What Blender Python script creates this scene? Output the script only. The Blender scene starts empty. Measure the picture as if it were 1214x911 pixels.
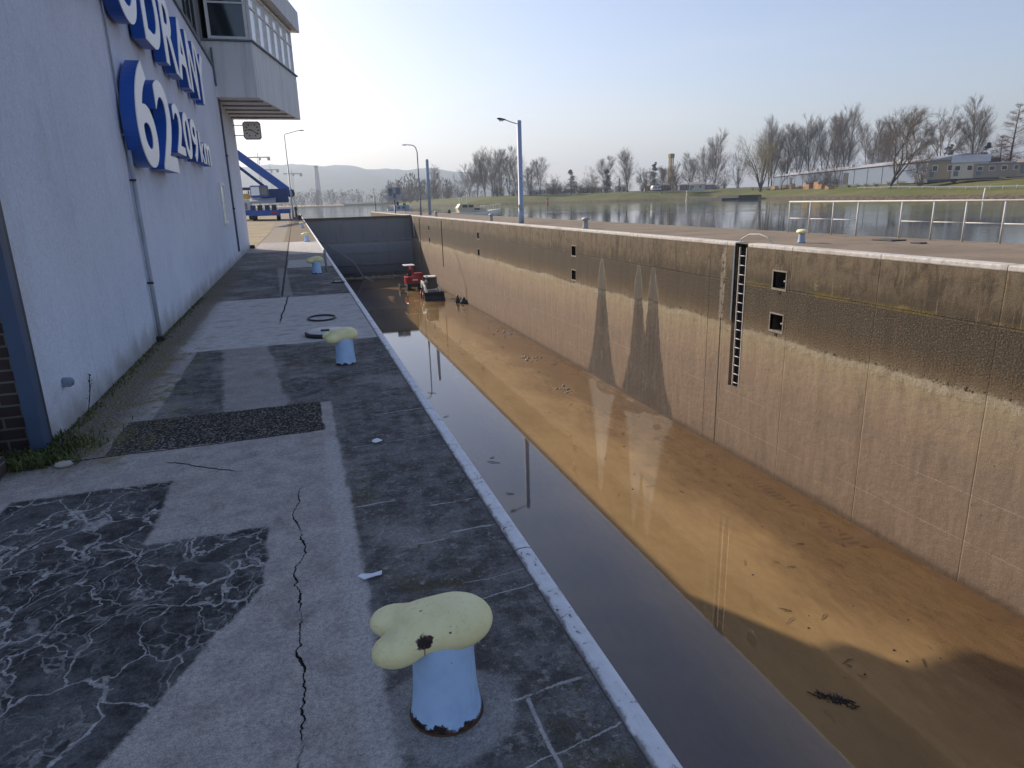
import bpy, bmesh, math, random
import numpy as np
from mathutils import Vector, Matrix
R = math.radians
sc = bpy.context.scene
COL = sc.collection
rng = random.Random(7)

# ------------------------------------------------------------------ mesh helpers
class MB:
    def __init__(s):
        s.v = []; s.f = []; s.m = []; s.s = []
    def add(s, vs, fs, mi=0, smooth=False):
        o = len(s.v)
        s.v += [tuple(p) for p in vs]
        for f in fs:
            s.f.append(tuple(i + o for i in f)); s.m.append(mi); s.s.append(smooth)
        return s
    def box(s, x0, x1, y0, y1, z0, z1, mi=0):
        vs = [(x0,y0,z0),(x1,y0,z0),(x1,y1,z0),(x0,y1,z0),(x0,y0,z1),(x1,y0,z1),(x1,y1,z1),(x0,y1,z1)]
        return s.add(vs, [(0,3,2,1),(4,5,6,7),(0,1,5,4),(1,2,6,5),(2,3,7,6),(3,0,4,7)], mi)
    def bar(s, p0, p1, w, h, mi=0):
        p0 = Vector(p0); p1 = Vector(p1); d = (p1 - p0).normalized()
        a = d.cross(Vector((0,0,1)))
        if a.length < 1e-3: a = Vector((1,0,0))
        a.normalize(); b = a.cross(d)
        vs = [p + a*(w/2*i) + b*(h/2*j) for p in (p0, p1) for i, j in ((-1,-1),(1,-1),(1,1),(-1,1))]
        return s.add(vs, [(3,2,1,0),(4,5,6,7),(0,1,5,4),(1,2,6,5),(2,3,7,6),(3,0,4,7)], mi)
    def tube(s, pts, r, n=8, mi=0, cap=True, smooth=True):
        pts = [Vector(p) for p in pts]
        rs = r if isinstance(r, (list, tuple)) else [r]*len(pts)
        vs = []; u = None
        for i, p in enumerate(pts):
            d = (pts[min(i+1, len(pts)-1)] - pts[max(i-1, 0)]).normalized()
            if u is None:
                u = d.cross(Vector((0,0,1)))
                if u.length < 1e-3: u = Vector((1,0,0))
            u = (u - d*u.dot(d)).normalized(); w = d.cross(u)
            for k in range(n):
                a = 2*math.pi*k/n
                vs.append(p + (u*math.cos(a) + w*math.sin(a))*rs[i])
        fs = []
        for i in range(len(pts)-1):
            for k in range(n):
                fs.append((i*n+k, i*n+(k+1)%n, (i+1)*n+(k+1)%n, (i+1)*n+k))
        s.add(vs, fs, mi, smooth)
        if cap:
            o = len(s.v) - len(vs)
            s.f.append(tuple(o+k for k in reversed(range(n)))); s.m.append(mi); s.s.append(False)
            s.f.append(tuple(o+(len(pts)-1)*n+k for k in range(n))); s.m.append(mi); s.s.append(False)
        return s
    def lathe(s, c, prof, n=24, mi=0, axis='z', smooth=True, sx=1, sy=1):
        vs = []
        for r, z in prof:
            for k in range(n):
                a = 2*math.pi*k/n
                q = (r*math.cos(a)*sx, r*math.sin(a)*sy, z)
                if axis == 'x': q = (q[2], q[0], q[1])
                if axis == 'y': q = (q[1], q[2], q[0])
                vs.append((c[0]+q[0], c[1]+q[1], c[2]+q[2]))
        fs = []
        for i in range(len(prof)-1):
            for k in range(n):
                fs.append((i*n+k, i*n+(k+1)%n, (i+1)*n+(k+1)%n, (i+1)*n+k))
        fs.append(tuple(reversed(range(n)))); fs.append(tuple((len(prof)-1)*n+k for k in range(n)))
        return s.add(vs, fs, mi, smooth)
    def prism(s, poly, a, b, axis='z', mi=0):
        n = len(poly)
        def P(u, v, w):
            return {'z': (u, v, w), 'y': (u, w, v), 'x': (w, u, v)}[axis]
        vs = [P(u, v, a) for u, v in poly] + [P(u, v, b) for u, v in poly]
        fs = [tuple(reversed(range(n))), tuple(range(n, 2*n))] + [(i, (i+1) % n, n+(i+1) % n, n+i) for i in range(n)]
        return s.add(vs, fs, mi)

ORG = {}
def org(o):
    return ORG.get(o.name, Vector((0,0,0)))
def mesh_of(name, mb, mats, off=Vector((0,0,0)), fixn=True):
    me = bpy.data.meshes.new(name)
    me.from_pydata([(p[0]-off.x, p[1]-off.y, p[2]-off.z) for p in mb.v], [], mb.f)
    if not isinstance(mats, (list, tuple)): mats = [mats]
    for m in mats: me.materials.append(m)
    me.polygons.foreach_set('material_index', mb.m)
    me.polygons.foreach_set('use_smooth', mb.s)
    if fixn:
        bm = bmesh.new(); bm.from_mesh(me)
        bmesh.ops.recalc_face_normals(bm, faces=bm.faces)
        bm.to_mesh(me); bm.free()
    me.update()
    return me
def bev(o, w, seg=2):
    m = o.modifiers.new('Bevel', 'BEVEL'); m.width = w; m.segments = seg; m.limit_method = 'ANGLE'; m.angle_limit = R(40)
def tag(o, label=None, cat=None, group=None, kind=None):
    if label: o['label'] = label
    if cat: o['category'] = cat
    if group: o['group'] = group
    if kind: o['kind'] = kind
    return o
def thing(name, label, cat, loc=(0,0,0), group=None):
    o = bpy.data.objects.new(name, None); COL.objects.link(o); o.empty_display_size = .1
    o.location = loc; ORG[o.name] = Vector(loc)
    return tag(o, label, cat, group)
def part(name, mb, mats, parent, bevel=0, label=None, fixn=True):
    off = org(parent)
    o = bpy.data.objects.new(name, mesh_of(name, mb, mats, off, fixn)); COL.objects.link(o)
    o.parent = parent; ORG[o.name] = off
    if bevel: bev(o, bevel)
    if label: o['label'] = label
    return o
def solid(name, mb, mats, label, cat, loc=(0,0,0), group=None, bevel=0, kind=None, fixn=True):
    off = Vector(loc)
    o = bpy.data.objects.new(name, mesh_of(name, mb, mats, off, fixn)); COL.objects.link(o); o.location = loc
    ORG[o.name] = off
    if bevel: bev(o, bevel)
    return tag(o, label, cat, group, kind)
def struct(name, mb, mats, loc=(0,0,0), bevel=0, kind='structure', fixn=True):
    off = Vector(loc)
    o = bpy.data.objects.new(name, mesh_of(name, mb, mats, off, fixn)); COL.objects.link(o); o.location = loc
    if bevel: bev(o, bevel)
    o['kind'] = kind
    return o
def copy_tree(o, parent=None):
    c = o.copy(); COL.objects.link(c)
    if parent: c.parent = parent
    for ch in list(o.children): copy_tree(ch, c)
    return c
def place(o, loc, rz=0, s=1, label=None, group=None):
    o.location = loc; o.rotation_euler = (0, 0, rz)
    o.scale = s if isinstance(s, (tuple, list)) else (s, s, s)
    if label: o['label'] = label
    if group: o['group'] = group
    return o

# ------------------------------------------------------------------ material helpers
class S:
    def __init__(s, n, k): s.n = n; s.k = k
    def _b(s, op, o, rev=False):
        return s.n.math(op, o, s) if rev else s.n.math(op, s, o)
    def __add__(s, o): return s._b('ADD', o)
    def __radd__(s, o): return s._b('ADD', o)
    def __sub__(s, o): return s._b('SUBTRACT', o)
    def __rsub__(s, o): return s._b('SUBTRACT', o, True)
    def __mul__(s, o): return s._b('MULTIPLY', o)
    def __rmul__(s, o): return s._b('MULTIPLY', o)
    def __truediv__(s, o): return s._b('DIVIDE', o)
class Mat:
    def __init__(s, name):
        s.m = bpy.data.materials.new(name); s.m.use_nodes = True
        s.t = s.m.node_tree; s.t.nodes.clear()
    def node(s, ty, **kw):
        n = s.t.nodes.new(ty)
        for k, v in kw.items(): setattr(n, k, v)
        return n
    def put(s, sock, v):
        if isinstance(v, S): s.t.links.new(v.k, sock)
        elif v is not None:
            if isinstance(v, (tuple, list)) and len(v) == 3 and sock.type == 'RGBA': v = (*v, 1)
            sock.default_value = v
    def math(s, op, a, b=None, c=None, clamp=False):
        n = s.node('ShaderNodeMath', operation=op, use_clamp=clamp)
        s.put(n.inputs[0], a)
        if b is not None: s.put(n.inputs[1], b)
        if c is not None: s.put(n.inputs[2], c)
        return S(s, n.outputs[0])
    def mx(s, a, b): return s.math('MAXIMUM', a, b)
    def mn(s, a, b): return s.math('MINIMUM', a, b)
    def abs(s, a): return s.math('ABSOLUTE', a)
    def mix(s, f, a, b, mode='MIX'):
        n = s.node('ShaderNodeMix', data_type='RGBA', blend_type=mode)
        s.put(n.inputs[0], f); s.put(n.inputs[6], a); s.put(n.inputs[7], b)
        return S(s, n.outputs[2])
    def pos(s, obj=False):
        if obj: p = s.node('ShaderNodeTexCoord').outputs['Object']
        else: p = s.node('ShaderNodeNewGeometry').outputs['Position']
        p = S(s, p); n = s.node('ShaderNodeSeparateXYZ'); s.put(n.inputs[0], p)
        return p, S(s, n.outputs[0]), S(s, n.outputs[1]), S(s, n.outputs[2])
    def vec(s, x, y, z):
        n = s.node('ShaderNodeCombineXYZ')
        for i, v in enumerate((x, y, z)): s.put(n.inputs[i], v)
        return S(s, n.outputs[0])
    def scl(s, p, v):
        n = s.node('ShaderNodeVectorMath', operation='MULTIPLY'); s.put(n.inputs[0], p); n.inputs[1].default_value = v
        return S(s, n.outputs[0])
    def noise(s, p, scale, detail=3, rough=.55, dist=0):
        n = s.node('ShaderNodeTexNoise'); s.put(n.inputs['Vector'], p)
        n.inputs['Scale'].default_value = scale; n.inputs['Detail'].default_value = detail
        n.inputs['Roughness'].default_value = rough; n.inputs['Distortion'].default_value = dist
        return S(s, n.outputs[0])
    def voro(s, p, scale, feature='F1', rand=1):
        n = s.node('ShaderNodeTexVoronoi', feature=feature); s.put(n.inputs['Vector'], p)
        n.inputs['Scale'].default_value = scale; n.inputs['Randomness'].default_value = rand
        return S(s, n.outputs['Distance'])
    def ss(s, x, a, b):
        n = s.node('ShaderNodeMapRange', interpolation_type='SMOOTHSTEP'); s.put(n.inputs[0], x)
        inv = a > b
        n.inputs[1].default_value = min(a, b); n.inputs[2].default_value = max(a, b)
        n.inputs[3].default_value = 1 if inv else 0; n.inputs[4].default_value = 0 if inv else 1
        return S(s, n.outputs[0])
    def band(s, x, a, b, soft):
        return s.ss(x, a - soft, a + soft) * s.ss(x, b + soft, b - soft)
    def ramp(s, f, stops, interp='LINEAR'):
        n = s.node('ShaderNodeValToRGB'); s.put(n.inputs[0], f)
        cr = n.color_ramp; cr.interpolation = interp
        while len(cr.elements) < len(stops): cr.elements.new(.5)
        for e, (p, c) in zip(cr.elements, stops):
            e.position = p; e.color = (*c, 1)
        return S(s, n.outputs[0])
    def hsv(s, c, v, sat=1.0):
        n = s.node('ShaderNodeHueSaturation'); s.put(n.inputs['Color'], c); s.put(n.inputs['Value'], v); s.put(n.inputs['Saturation'], sat)
        return S(s, n.outputs[0])
    def bump(s, h, strength, dist=.01):
        n = s.node('ShaderNodeBump'); s.put(n.inputs['Height'], h)
        n.inputs['Strength'].default_value = strength; n.inputs['Distance'].default_value = dist
        return S(s, n.outputs[0])
    def out(s, col, rough=.8, metal=0, normal=None, spec=None, ior=None):
        b = s.node('ShaderNodeBsdfPrincipled'); o = s.node('ShaderNodeOutputMaterial')
        s.put(b.inputs['Base Color'], col); s.put(b.inputs['Roughness'], rough); s.put(b.inputs['Metallic'], metal)
        if normal is not None: s.put(b.inputs['Normal'], normal)
        if spec is not None: s.put(b.inputs['Specular IOR Level'], spec)
        if ior is not None: s.put(b.inputs['IOR'], ior)
        s.t.links.new(b.outputs[0], o.inputs[0])
        return s.m

def paint(name, col, rough=.5, metal=0, wear=.15, wcol=None, scale=6, spec=.4, bmp=.1):
    m = Mat(name); p, x, y, z = m.pos(True)
    n = m.noise(p, scale, 5, .6)
    c = m.mix(m.ss(n, .35, .75), col, tuple(k*(1-wear) for k in col))
    if wcol: c = m.mix(m.ss(m.noise(p, scale*2.3, 6, .7), .66, .72), c, wcol)
    return m.out(c, rough, metal, m.bump(m.noise(p, scale*12, 3), bmp, .004), spec)

M = {}
M['dark_metal'] = paint('dark_metal', (.03,.032,.036), .5)
M['black_rubber'] = paint('black_rubber', (.02,.02,.02), .85, wear=.4, wcol=(.12,.08,.05))
M['grey_metal'] = paint('grey_metal', (.35,.36,.38), .45, wcol=(.2,.14,.09))
M['white_metal'] = paint('white_metal', (.75,.75,.73), .45, wear=.12, wcol=(.4,.3,.2))
M['rail_white'] = paint('rail_white', (.58,.56,.53), .5, wear=.2, wcol=(.3,.17,.09), scale=3)
M['light_blue'] = paint('light_blue', (.33,.41,.56), .5, wear=.12, wcol=(.16,.12,.1), scale=2.5)
M['crane_blue'] = paint('crane_blue', (.02,.10,.42), .4, wear=.2)
M['crane_dark'] = paint('crane_dark', (.015,.05,.17), .5, wear=.3)
M['sign_blue'] = paint('sign_blue', (.022,.10,.42), .35, wear=.1, bmp=.02)
M['sign_white'] = paint('sign_white', (.80,.80,.80), .4, wear=.05, bmp=.02)
M['red_paint'] = paint('red_paint', (.42,.025,.03), .4, wear=.25, wcol=(.2,.12,.08))
M['glass_dark'] = paint('glass_dark', (.02,.03,.04), .05, wear=0, bmp=0, spec=.8)
M['glass_pale'] = paint('glass_pale', (.78,.80,.82), .08, wear=.1, bmp=0, spec=1)  # reflected sky painted into the panes as a near-white base colour
M['rust'] = paint('rust', (.10,.05,.03), .9, wear=.5, wcol=(.2,.1,.05))
M['cream'] = paint('cream', (.62,.55,.40), .6)
M['concrete_pale'] = paint('concrete_pale', (.42,.40,.36), .85, wear=.35, scale=3)
M['paper'] = paint('paper', (.75,.78,.85), .7, wear=.1, scale=20)
M['wood'] = paint('wood', (.38,.22,.11), .8, wear=.35, scale=9)
M['yellow'] = paint('yellow', (.55,.38,.05), .6, wear=.25)
M['tan_wall'] = paint('tan_wall', (.36,.30,.225), .85, wear=.2)
M['pale_wall'] = paint('pale_wall', (.55,.53,.48), .8, wear=.15)
M['roof_grey'] = paint('roof_grey', (.30,.27,.25), .8, wear=.2)
M['slate'] = paint('slate', (.16,.19,.24), .7, wear=.2)
M['shed_blue'] = paint('shed_blue', (.14,.18,.25), .7, wear=.2, scale=1.5)
M['shed_roof'] = paint('shed_roof', (.42,.42,.42), .6, wear=.2, scale=1)
M['bark'] = paint('bark', (.085,.07,.058), .95, wear=.4, scale=4)
M['twig'] = paint('twig', (.155,.115,.082), .95, wear=.2, scale=2)
M['twig_willow'] = paint('twig_willow', (.24,.20,.09), .95, wear=.2, scale=2)
M['twig_red'] = paint('twig_red', (.16,.085,.065), .95, wear=.2, scale=2)
M['needles'] = paint('needles', (.03,.05,.035), .95, wear=.4, scale=1)
M['fresh_leaf'] = paint('fresh_leaf', (.17,.20,.06), .95, wear=.3, scale=1)
M['hatch'] = paint('hatch', (.62,.62,.60), .6, wear=.3, wcol=(.2,.15,.1), scale=4)
M['weed'] = paint('weed', (.10,.12,.035), .9, wear=.5, scale=9)
M['hose'] = paint('hose', (.22,.23,.25), .6)

def stucco():
    m = Mat('stucco'); p, x, y, z = m.pos()
    big = m.noise(p, .35, 4, .6); mid = m.noise(m.scl(p, (1,1,.25)), 2.2, 5, .65); fine = m.noise(p, 60, 3)
    c = m.mix(m.ss(big, .3, .7), (.66,.70,.80), (.58,.62,.72))
    c = m.mix(m.ss(mid, .5, .85)*.45, c, (.45,.45,.45))
    st = m.noise(m.vec(x*1, y*9, z*.35), 1, 5, .6)
    c = m.mix(m.ss(st, .52, .78)*.26, c, (.36,.37,.40))
    c = m.mix(m.ss(m.noise(p, 1.1, 6, .7), .50, .70)*.25, c, (.40,.42,.47))
    c = m.hsv(c, 1 + (fine-.5)*.5 + (m.noise(p, 22, 4, .7)-.5)*.35)
    low = m.ss(z + (m.noise(p, 3, 4)-.5)*.5, .35, -.05)
    c = m.mix(low*.75, c, (.22,.205,.18))
    return m.out(c, .9, 0, m.bump(fine*.5 + m.noise(p, 14, 4)*1.2, .32, .012), .2)
M['stucco'] = stucco()
def panel_mat(name, col):
    m = Mat(name); p, x, y, z = m.pos()
    st = m.noise(m.vec(x*4, y*4, z*.4), 1.2, 5, .6)
    c = m.mix(m.ss(st, .45, .8), col, tuple(k*.72 for k in col))
    return m.out(c, .7, 0, m.bump(m.noise(p, 30, 3), .15, .005), .3)
M['bay_panel'] = panel_mat('bay_panel', (.70,.71,.71))
M['upper_wall'] = panel_mat('upper_wall', (.28,.29,.30))
def brick():
    m = Mat('brick'); p, x, y, z = m.pos()
    n = m.node('ShaderNodeTexBrick'); m.put(n.inputs['Vector'], m.vec(x, z, 0))
    n.inputs['Color1'].default_value = (.06,.035,.03,1); n.inputs['Color2'].default_value = (.04,.025,.025,1)
    n.inputs['Mortar'].default_value = (.16,.15,.14,1); n.inputs['Scale'].default_value = 1
    n.inputs['Brick Width'].default_value = .25; n.inputs['Row Height'].default_value = .085; n.inputs['Mortar Size'].default_value = .008
    c = m.mix(m.noise(p, 20, 4)*.5, S(m, n.outputs[0]), (.03,.025,.025))
    return m.out(c, .9, 0, m.bump(S(m, n.outputs[1])*-1 + m.noise(p, 40, 3)*.4, .6, .01))
M['brick'] = brick()

def pavement():
    m = Mat('quay_pavement'); p, x0, y0, z0 = m.pos()
    w1 = m.noise(p, 3.2, 7, .72)-.5; w2 = m.noise(m.scl(p, (1,1,1)), 4.1, 7, .72, .3)-.5
    wb = m.noise(p, 1.1, 3)-.5
    x = x0 + w1*.10; y = y0 + w2*.13
    fine = m.noise(p, 130, 3, .7); speck = m.noise(p, 45, 5, .7); mid = m.noise(p, 7, 6, .65); big = m.noise(p, 1.3, 5, .6)
    streak = m.noise(m.vec(x0*6, y0*1.1, 0), 1, 6, .65)
    # plain cement
    c = m.mix(m.ss(mid, .3, .72), (.43,.40,.372), (.30,.28,.262))
    c = m.mix(m.ss(big, .5, .72)*.55, c, (.27,.22,.185))
    c = m.mix(m.ss(m.noise(p, 2.6, 6, .7), .57, .72)*.6, c, (.17,.15,.135))
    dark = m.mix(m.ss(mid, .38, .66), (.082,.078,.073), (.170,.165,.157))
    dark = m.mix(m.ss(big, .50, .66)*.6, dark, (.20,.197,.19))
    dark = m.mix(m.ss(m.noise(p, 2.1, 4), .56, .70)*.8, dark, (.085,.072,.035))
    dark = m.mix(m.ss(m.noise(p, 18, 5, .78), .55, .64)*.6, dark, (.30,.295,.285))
    light = m.mix(m.ss(mid, .35, .7), (.56,.54,.51), (.44,.425,.40))
    light = m.mix(m.ss(m.noise(m.vec(x0*2.2, y0*5, 0), 1, 6, .7), .52, .72)*.75, light, (.17,.16,.145))
    brown = m.mix(m.ss(mid, .35, .7), (.23,.185,.13), (.17,.135,.095))
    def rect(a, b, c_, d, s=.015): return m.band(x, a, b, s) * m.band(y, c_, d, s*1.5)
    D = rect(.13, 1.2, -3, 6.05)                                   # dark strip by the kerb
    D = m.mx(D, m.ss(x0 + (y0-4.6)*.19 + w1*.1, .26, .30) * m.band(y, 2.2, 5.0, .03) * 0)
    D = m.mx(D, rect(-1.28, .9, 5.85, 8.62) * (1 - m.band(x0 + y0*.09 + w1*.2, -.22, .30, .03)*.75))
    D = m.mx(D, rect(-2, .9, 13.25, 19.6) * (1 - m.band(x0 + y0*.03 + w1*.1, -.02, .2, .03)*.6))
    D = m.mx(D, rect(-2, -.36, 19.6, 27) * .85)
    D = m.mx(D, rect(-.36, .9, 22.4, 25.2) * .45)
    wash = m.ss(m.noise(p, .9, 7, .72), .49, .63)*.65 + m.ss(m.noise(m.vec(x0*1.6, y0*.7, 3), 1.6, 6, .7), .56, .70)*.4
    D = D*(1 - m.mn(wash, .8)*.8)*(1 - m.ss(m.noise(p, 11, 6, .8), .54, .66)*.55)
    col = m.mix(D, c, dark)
    col = m.mix(m.band(x + w2*.06, .03, .13, .025)*m.ss(y0, 5, 4.8)*.6, col, (.46,.45,.43))
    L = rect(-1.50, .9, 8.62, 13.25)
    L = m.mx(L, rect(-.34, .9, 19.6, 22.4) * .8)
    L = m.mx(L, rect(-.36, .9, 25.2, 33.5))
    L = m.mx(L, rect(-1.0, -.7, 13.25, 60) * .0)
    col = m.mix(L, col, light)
    far = m.ss(y0, 33.3, 34.2)
    col = m.mix(far*m.ss(x0, -.75, -.6), col, brown)
    col = m.mix(far*m.ss(x0, -.62, -.72)*.8, col, (.26,.22,.165))
    # cement ring round the near bollard
    rx = x0-.325; ry = y0-1.88
    rr = m.math('SQRT', rx*rx + ry*ry) + (m.noise(p, 6, 4)-.5)*.10
    col = m.mix(m.band(rr, .10, .225, .02)*.5, col, (.40,.39,.375))
    col = m.mix(m.band(x + y*.08, .30, .52, .02)*m.band(y, 1.93, 2.22, .03)*.0, col, light)
    # left cracked bitumen patch
    x = x + (m.noise(p, 26, 5, .8)-.5)*.05; y = y + (m.noise(m.scl(p, (1,1,1)), 31, 5, .8)-.5)*.05
    xr = m.mn((y - 2.93)*.48, 0) - .31
    e = m.mx(m.ss(x, -.89, -.92)*m.ss(y, 4.42, 4.38), m.ss(y, 3.535, 3.51)*m.ss(x - xr, .012, -.012))
    e = e * m.ss(x0, -1.80, -1.77)
    bt = m.mix(m.ss(m.noise(p, 9, 6, .75), .42, .64), (.042,.042,.043), (.115,.114,.112))
    bt = m.mix(m.ss(m.noise(p, 1.6, 6, .7), .45, .64)*.6, bt, (.16,.158,.156))
    bt = m.mix(m.ss(m.noise(p, 60, 4, .8), .55, .62)*.35, bt, (.13,.13,.13))
    pv = m.vec(x0 + (m.noise(p, 2.4, 4)-.5)*.42 + (m.noise(p, 14, 4)-.5)*.06, y0*.78 + (m.noise(m.scl(p, (1.1,1,1)), 2.9, 4)-.5)*.5 + (m.noise(p, 12, 4)-.5)*.07, 0)
    cr = m.voro(pv, 4.4, 'DISTANCE_TO_EDGE')
    wd = m.ss(m.noise(p, 1.7, 3), .35, .75)
    big_cr = m.ss(cr - wd*.022, .024, .005)
    cr2 = m.voro(pv, 11, 'DISTANCE_TO_EDGE')
    small_cr = m.ss(cr2, .06, .012) * m.ss(m.noise(p, 2.2, 3), .42, .54) * .5
    CK = m.mx(big_cr*m.ss(m.noise(p, 1.4, 2), .30, .42), small_cr)
    bt = m.mix(CK, bt, m.mix(m.ss(m.noise(p, 20, 4, .7), .35, .6), (.46,.45,.43), (.28,.275,.265)))
    col = m.mix(e, col, bt)
    # exposed aggregate patch
    G = rect(-1.45, .04, 5.06, 5.86, .006)
    vo = m.voro(p, 75); vc = m.node('ShaderNodeTexVoronoi'); m.put(vc.inputs['Vector'], p); vc.inputs['Scale'].default_value = 75
    bw = m.node('ShaderNodeRGBToBW'); m.t.links.new(vc.outputs['Color'], bw.inputs[0])
    ag = m.mix(m.ss(S(m, bw.outputs[0]), .45, .85), (.045,.042,.038), (.27,.25,.22))
    ag = m.mix(m.ss(vo, .45, .75), ag, (.025,.023,.02))
    col = m.mix(G, col, ag)
    # dirt and moss by the wall
    wl = m.ss(x0 + wb*.25 + w1*.15, -1.30, -1.62) * m.ss(y0, 4.6, 5.2) * m.ss(y0, 24, 16)
    soil = m.mix(m.ss(speck, .4, .65), (.095,.078,.052), (.25,.215,.165))
    col = m.mix(wl*.9, col, soil)
    ms = m.ss(m.noise(p, 5.5, 6, .75), .50, .60) * m.ss(x0 + wb*.5, -1.0, -1.35) * m.band(y0, 4.9, 9.5, .4)
    col = m.mix(ms*.75, col, (.17,.15,.035))
    ms2 = m.ss(m.noise(p, 16, 5, .75), .55, .66)*m.ss(m.noise(p, 1.9, 3), .52, .62)*m.ss(x0, .1, .2)*m.ss(y0, 6, 5)
    col = m.mix(ms2*.8, col, (.085,.07,.022))
    # cracks
    def wig(v, sc_, amp): return (m.noise(v, sc_, 6, .65)-.5)*amp
    k1 = m.abs(x0 + .155 + wig(m.vec(0, y0, 0), 1.3, .30) + wig(m.vec(3, y0, 0), 9, .035) + wig(m.vec(6, y0, 0), 40, .012))
    CR = m.ss(k1 - m.ss(m.noise(m.vec(9, y0, 0), 5, 4, .7), .42, .70)*.006, .0032, .0008) * m.ss(y0, 4.05, 3.95) * m.ss(m.noise(m.vec(0, y0, 5), 4, 3), .35, .42)
    k2 = m.abs(y0 - 4.62 - (x0+.80)*-.75 + wig(m.vec(x0, 0, 1), 4, .16))
    CR = m.mx(CR, m.ss(k2, .012, .004)*m.band(x0, -1.0, -.55, .03))
    k3 = m.abs(x0 + .40 - (y0-10)*.035 + wig(m.vec(1, y0, 0), 1.2, .12))
    CR = m.mx(CR, m.ss(k3, .016, .005)*m.band(y0, 10.4, 13.4, .3))
    k4 = m.abs(x0 + .40 + wig(m.vec(4, y0, 0), .6, .06)); 
    CR = m.mx(CR, m.ss(k4, .03, .012)*m.ss(y0, 13.2, 13.6)*.8)
    k5 = m.abs(y0 - 5.045 + wig(m.vec(x0, 7, 0), 2.5, .09))
    CR = m.mx(CR, m.ss(k5, .013, .004)*m.ss(x0, -.15, -.3))
    col = m.mix(CR, col, (.012,.011,.011))
    # pale mended joints across the dark strip
    PJ = None
    for yy, a, b, wd_, sl in ((1.86,.52,.80,.012,.1),(2.47,.13,.84,.007,.16),(2.62,.55,.84,.004,.1),(3.06,.33,.56,.011,.05),(3.12,.60,.82,.013,.02),(3.62,.15,.38,.012,.05),(3.47,.55,.80,.012,.03),(4.62,.2,.84,.006,.1),(5.30,.45,.84,.012,.12),(1.58,.35,.84,.006,.2),(6.9,.2,.84,.008,.1)):
        kk = m.abs(y0 - yy - (x0-.5)*sl + wig(m.vec(x0, yy, 0), 5, .06))
        wv_ = m.noise(m.vec(x0, yy*3, 0), 6, 4, .7)
        j = m.ss(kk/((wv_-.22)*2.6), wd_, wd_*.4)*m.band(x0, a, b, .02)*m.ss(wv_, .34, .42)
        PJ = j if PJ is None else m.mx(PJ, j)
    kv = m.abs(x0 - .585 + wig(m.vec(2, y0, 0), 5, .06)); PJ = m.mx(PJ, m.ss(kv, .010, .004)*m.band(y0, 1.3, 1.86, .02))
    col = m.mix(PJ*.85, col, (.42,.41,.39))
    col = m.mix(m.ss(fine, .66, .74)*.35, col, (.36,.355,.34))
    col = m.mix(m.ss(speck, .64, .70)*.25, col, (.03,.03,.03))
    col = m.hsv(col, 1 + (fine-.5)*1.5 + (speck-.5)*1.5 + (m.noise(p, 230, 2, .6)-.5)*1.1)
    h = mid*.6 + speck*.45 + fine*.35 + G*m.math('SUBTRACT', 1, vo)*.6 - CR*1.6 + CK*e*.3 - e*.2
    return m.out(col, .95, 0, m.bump(h, .75, .014), .10)
M['pavement'] = pavement()

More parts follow.
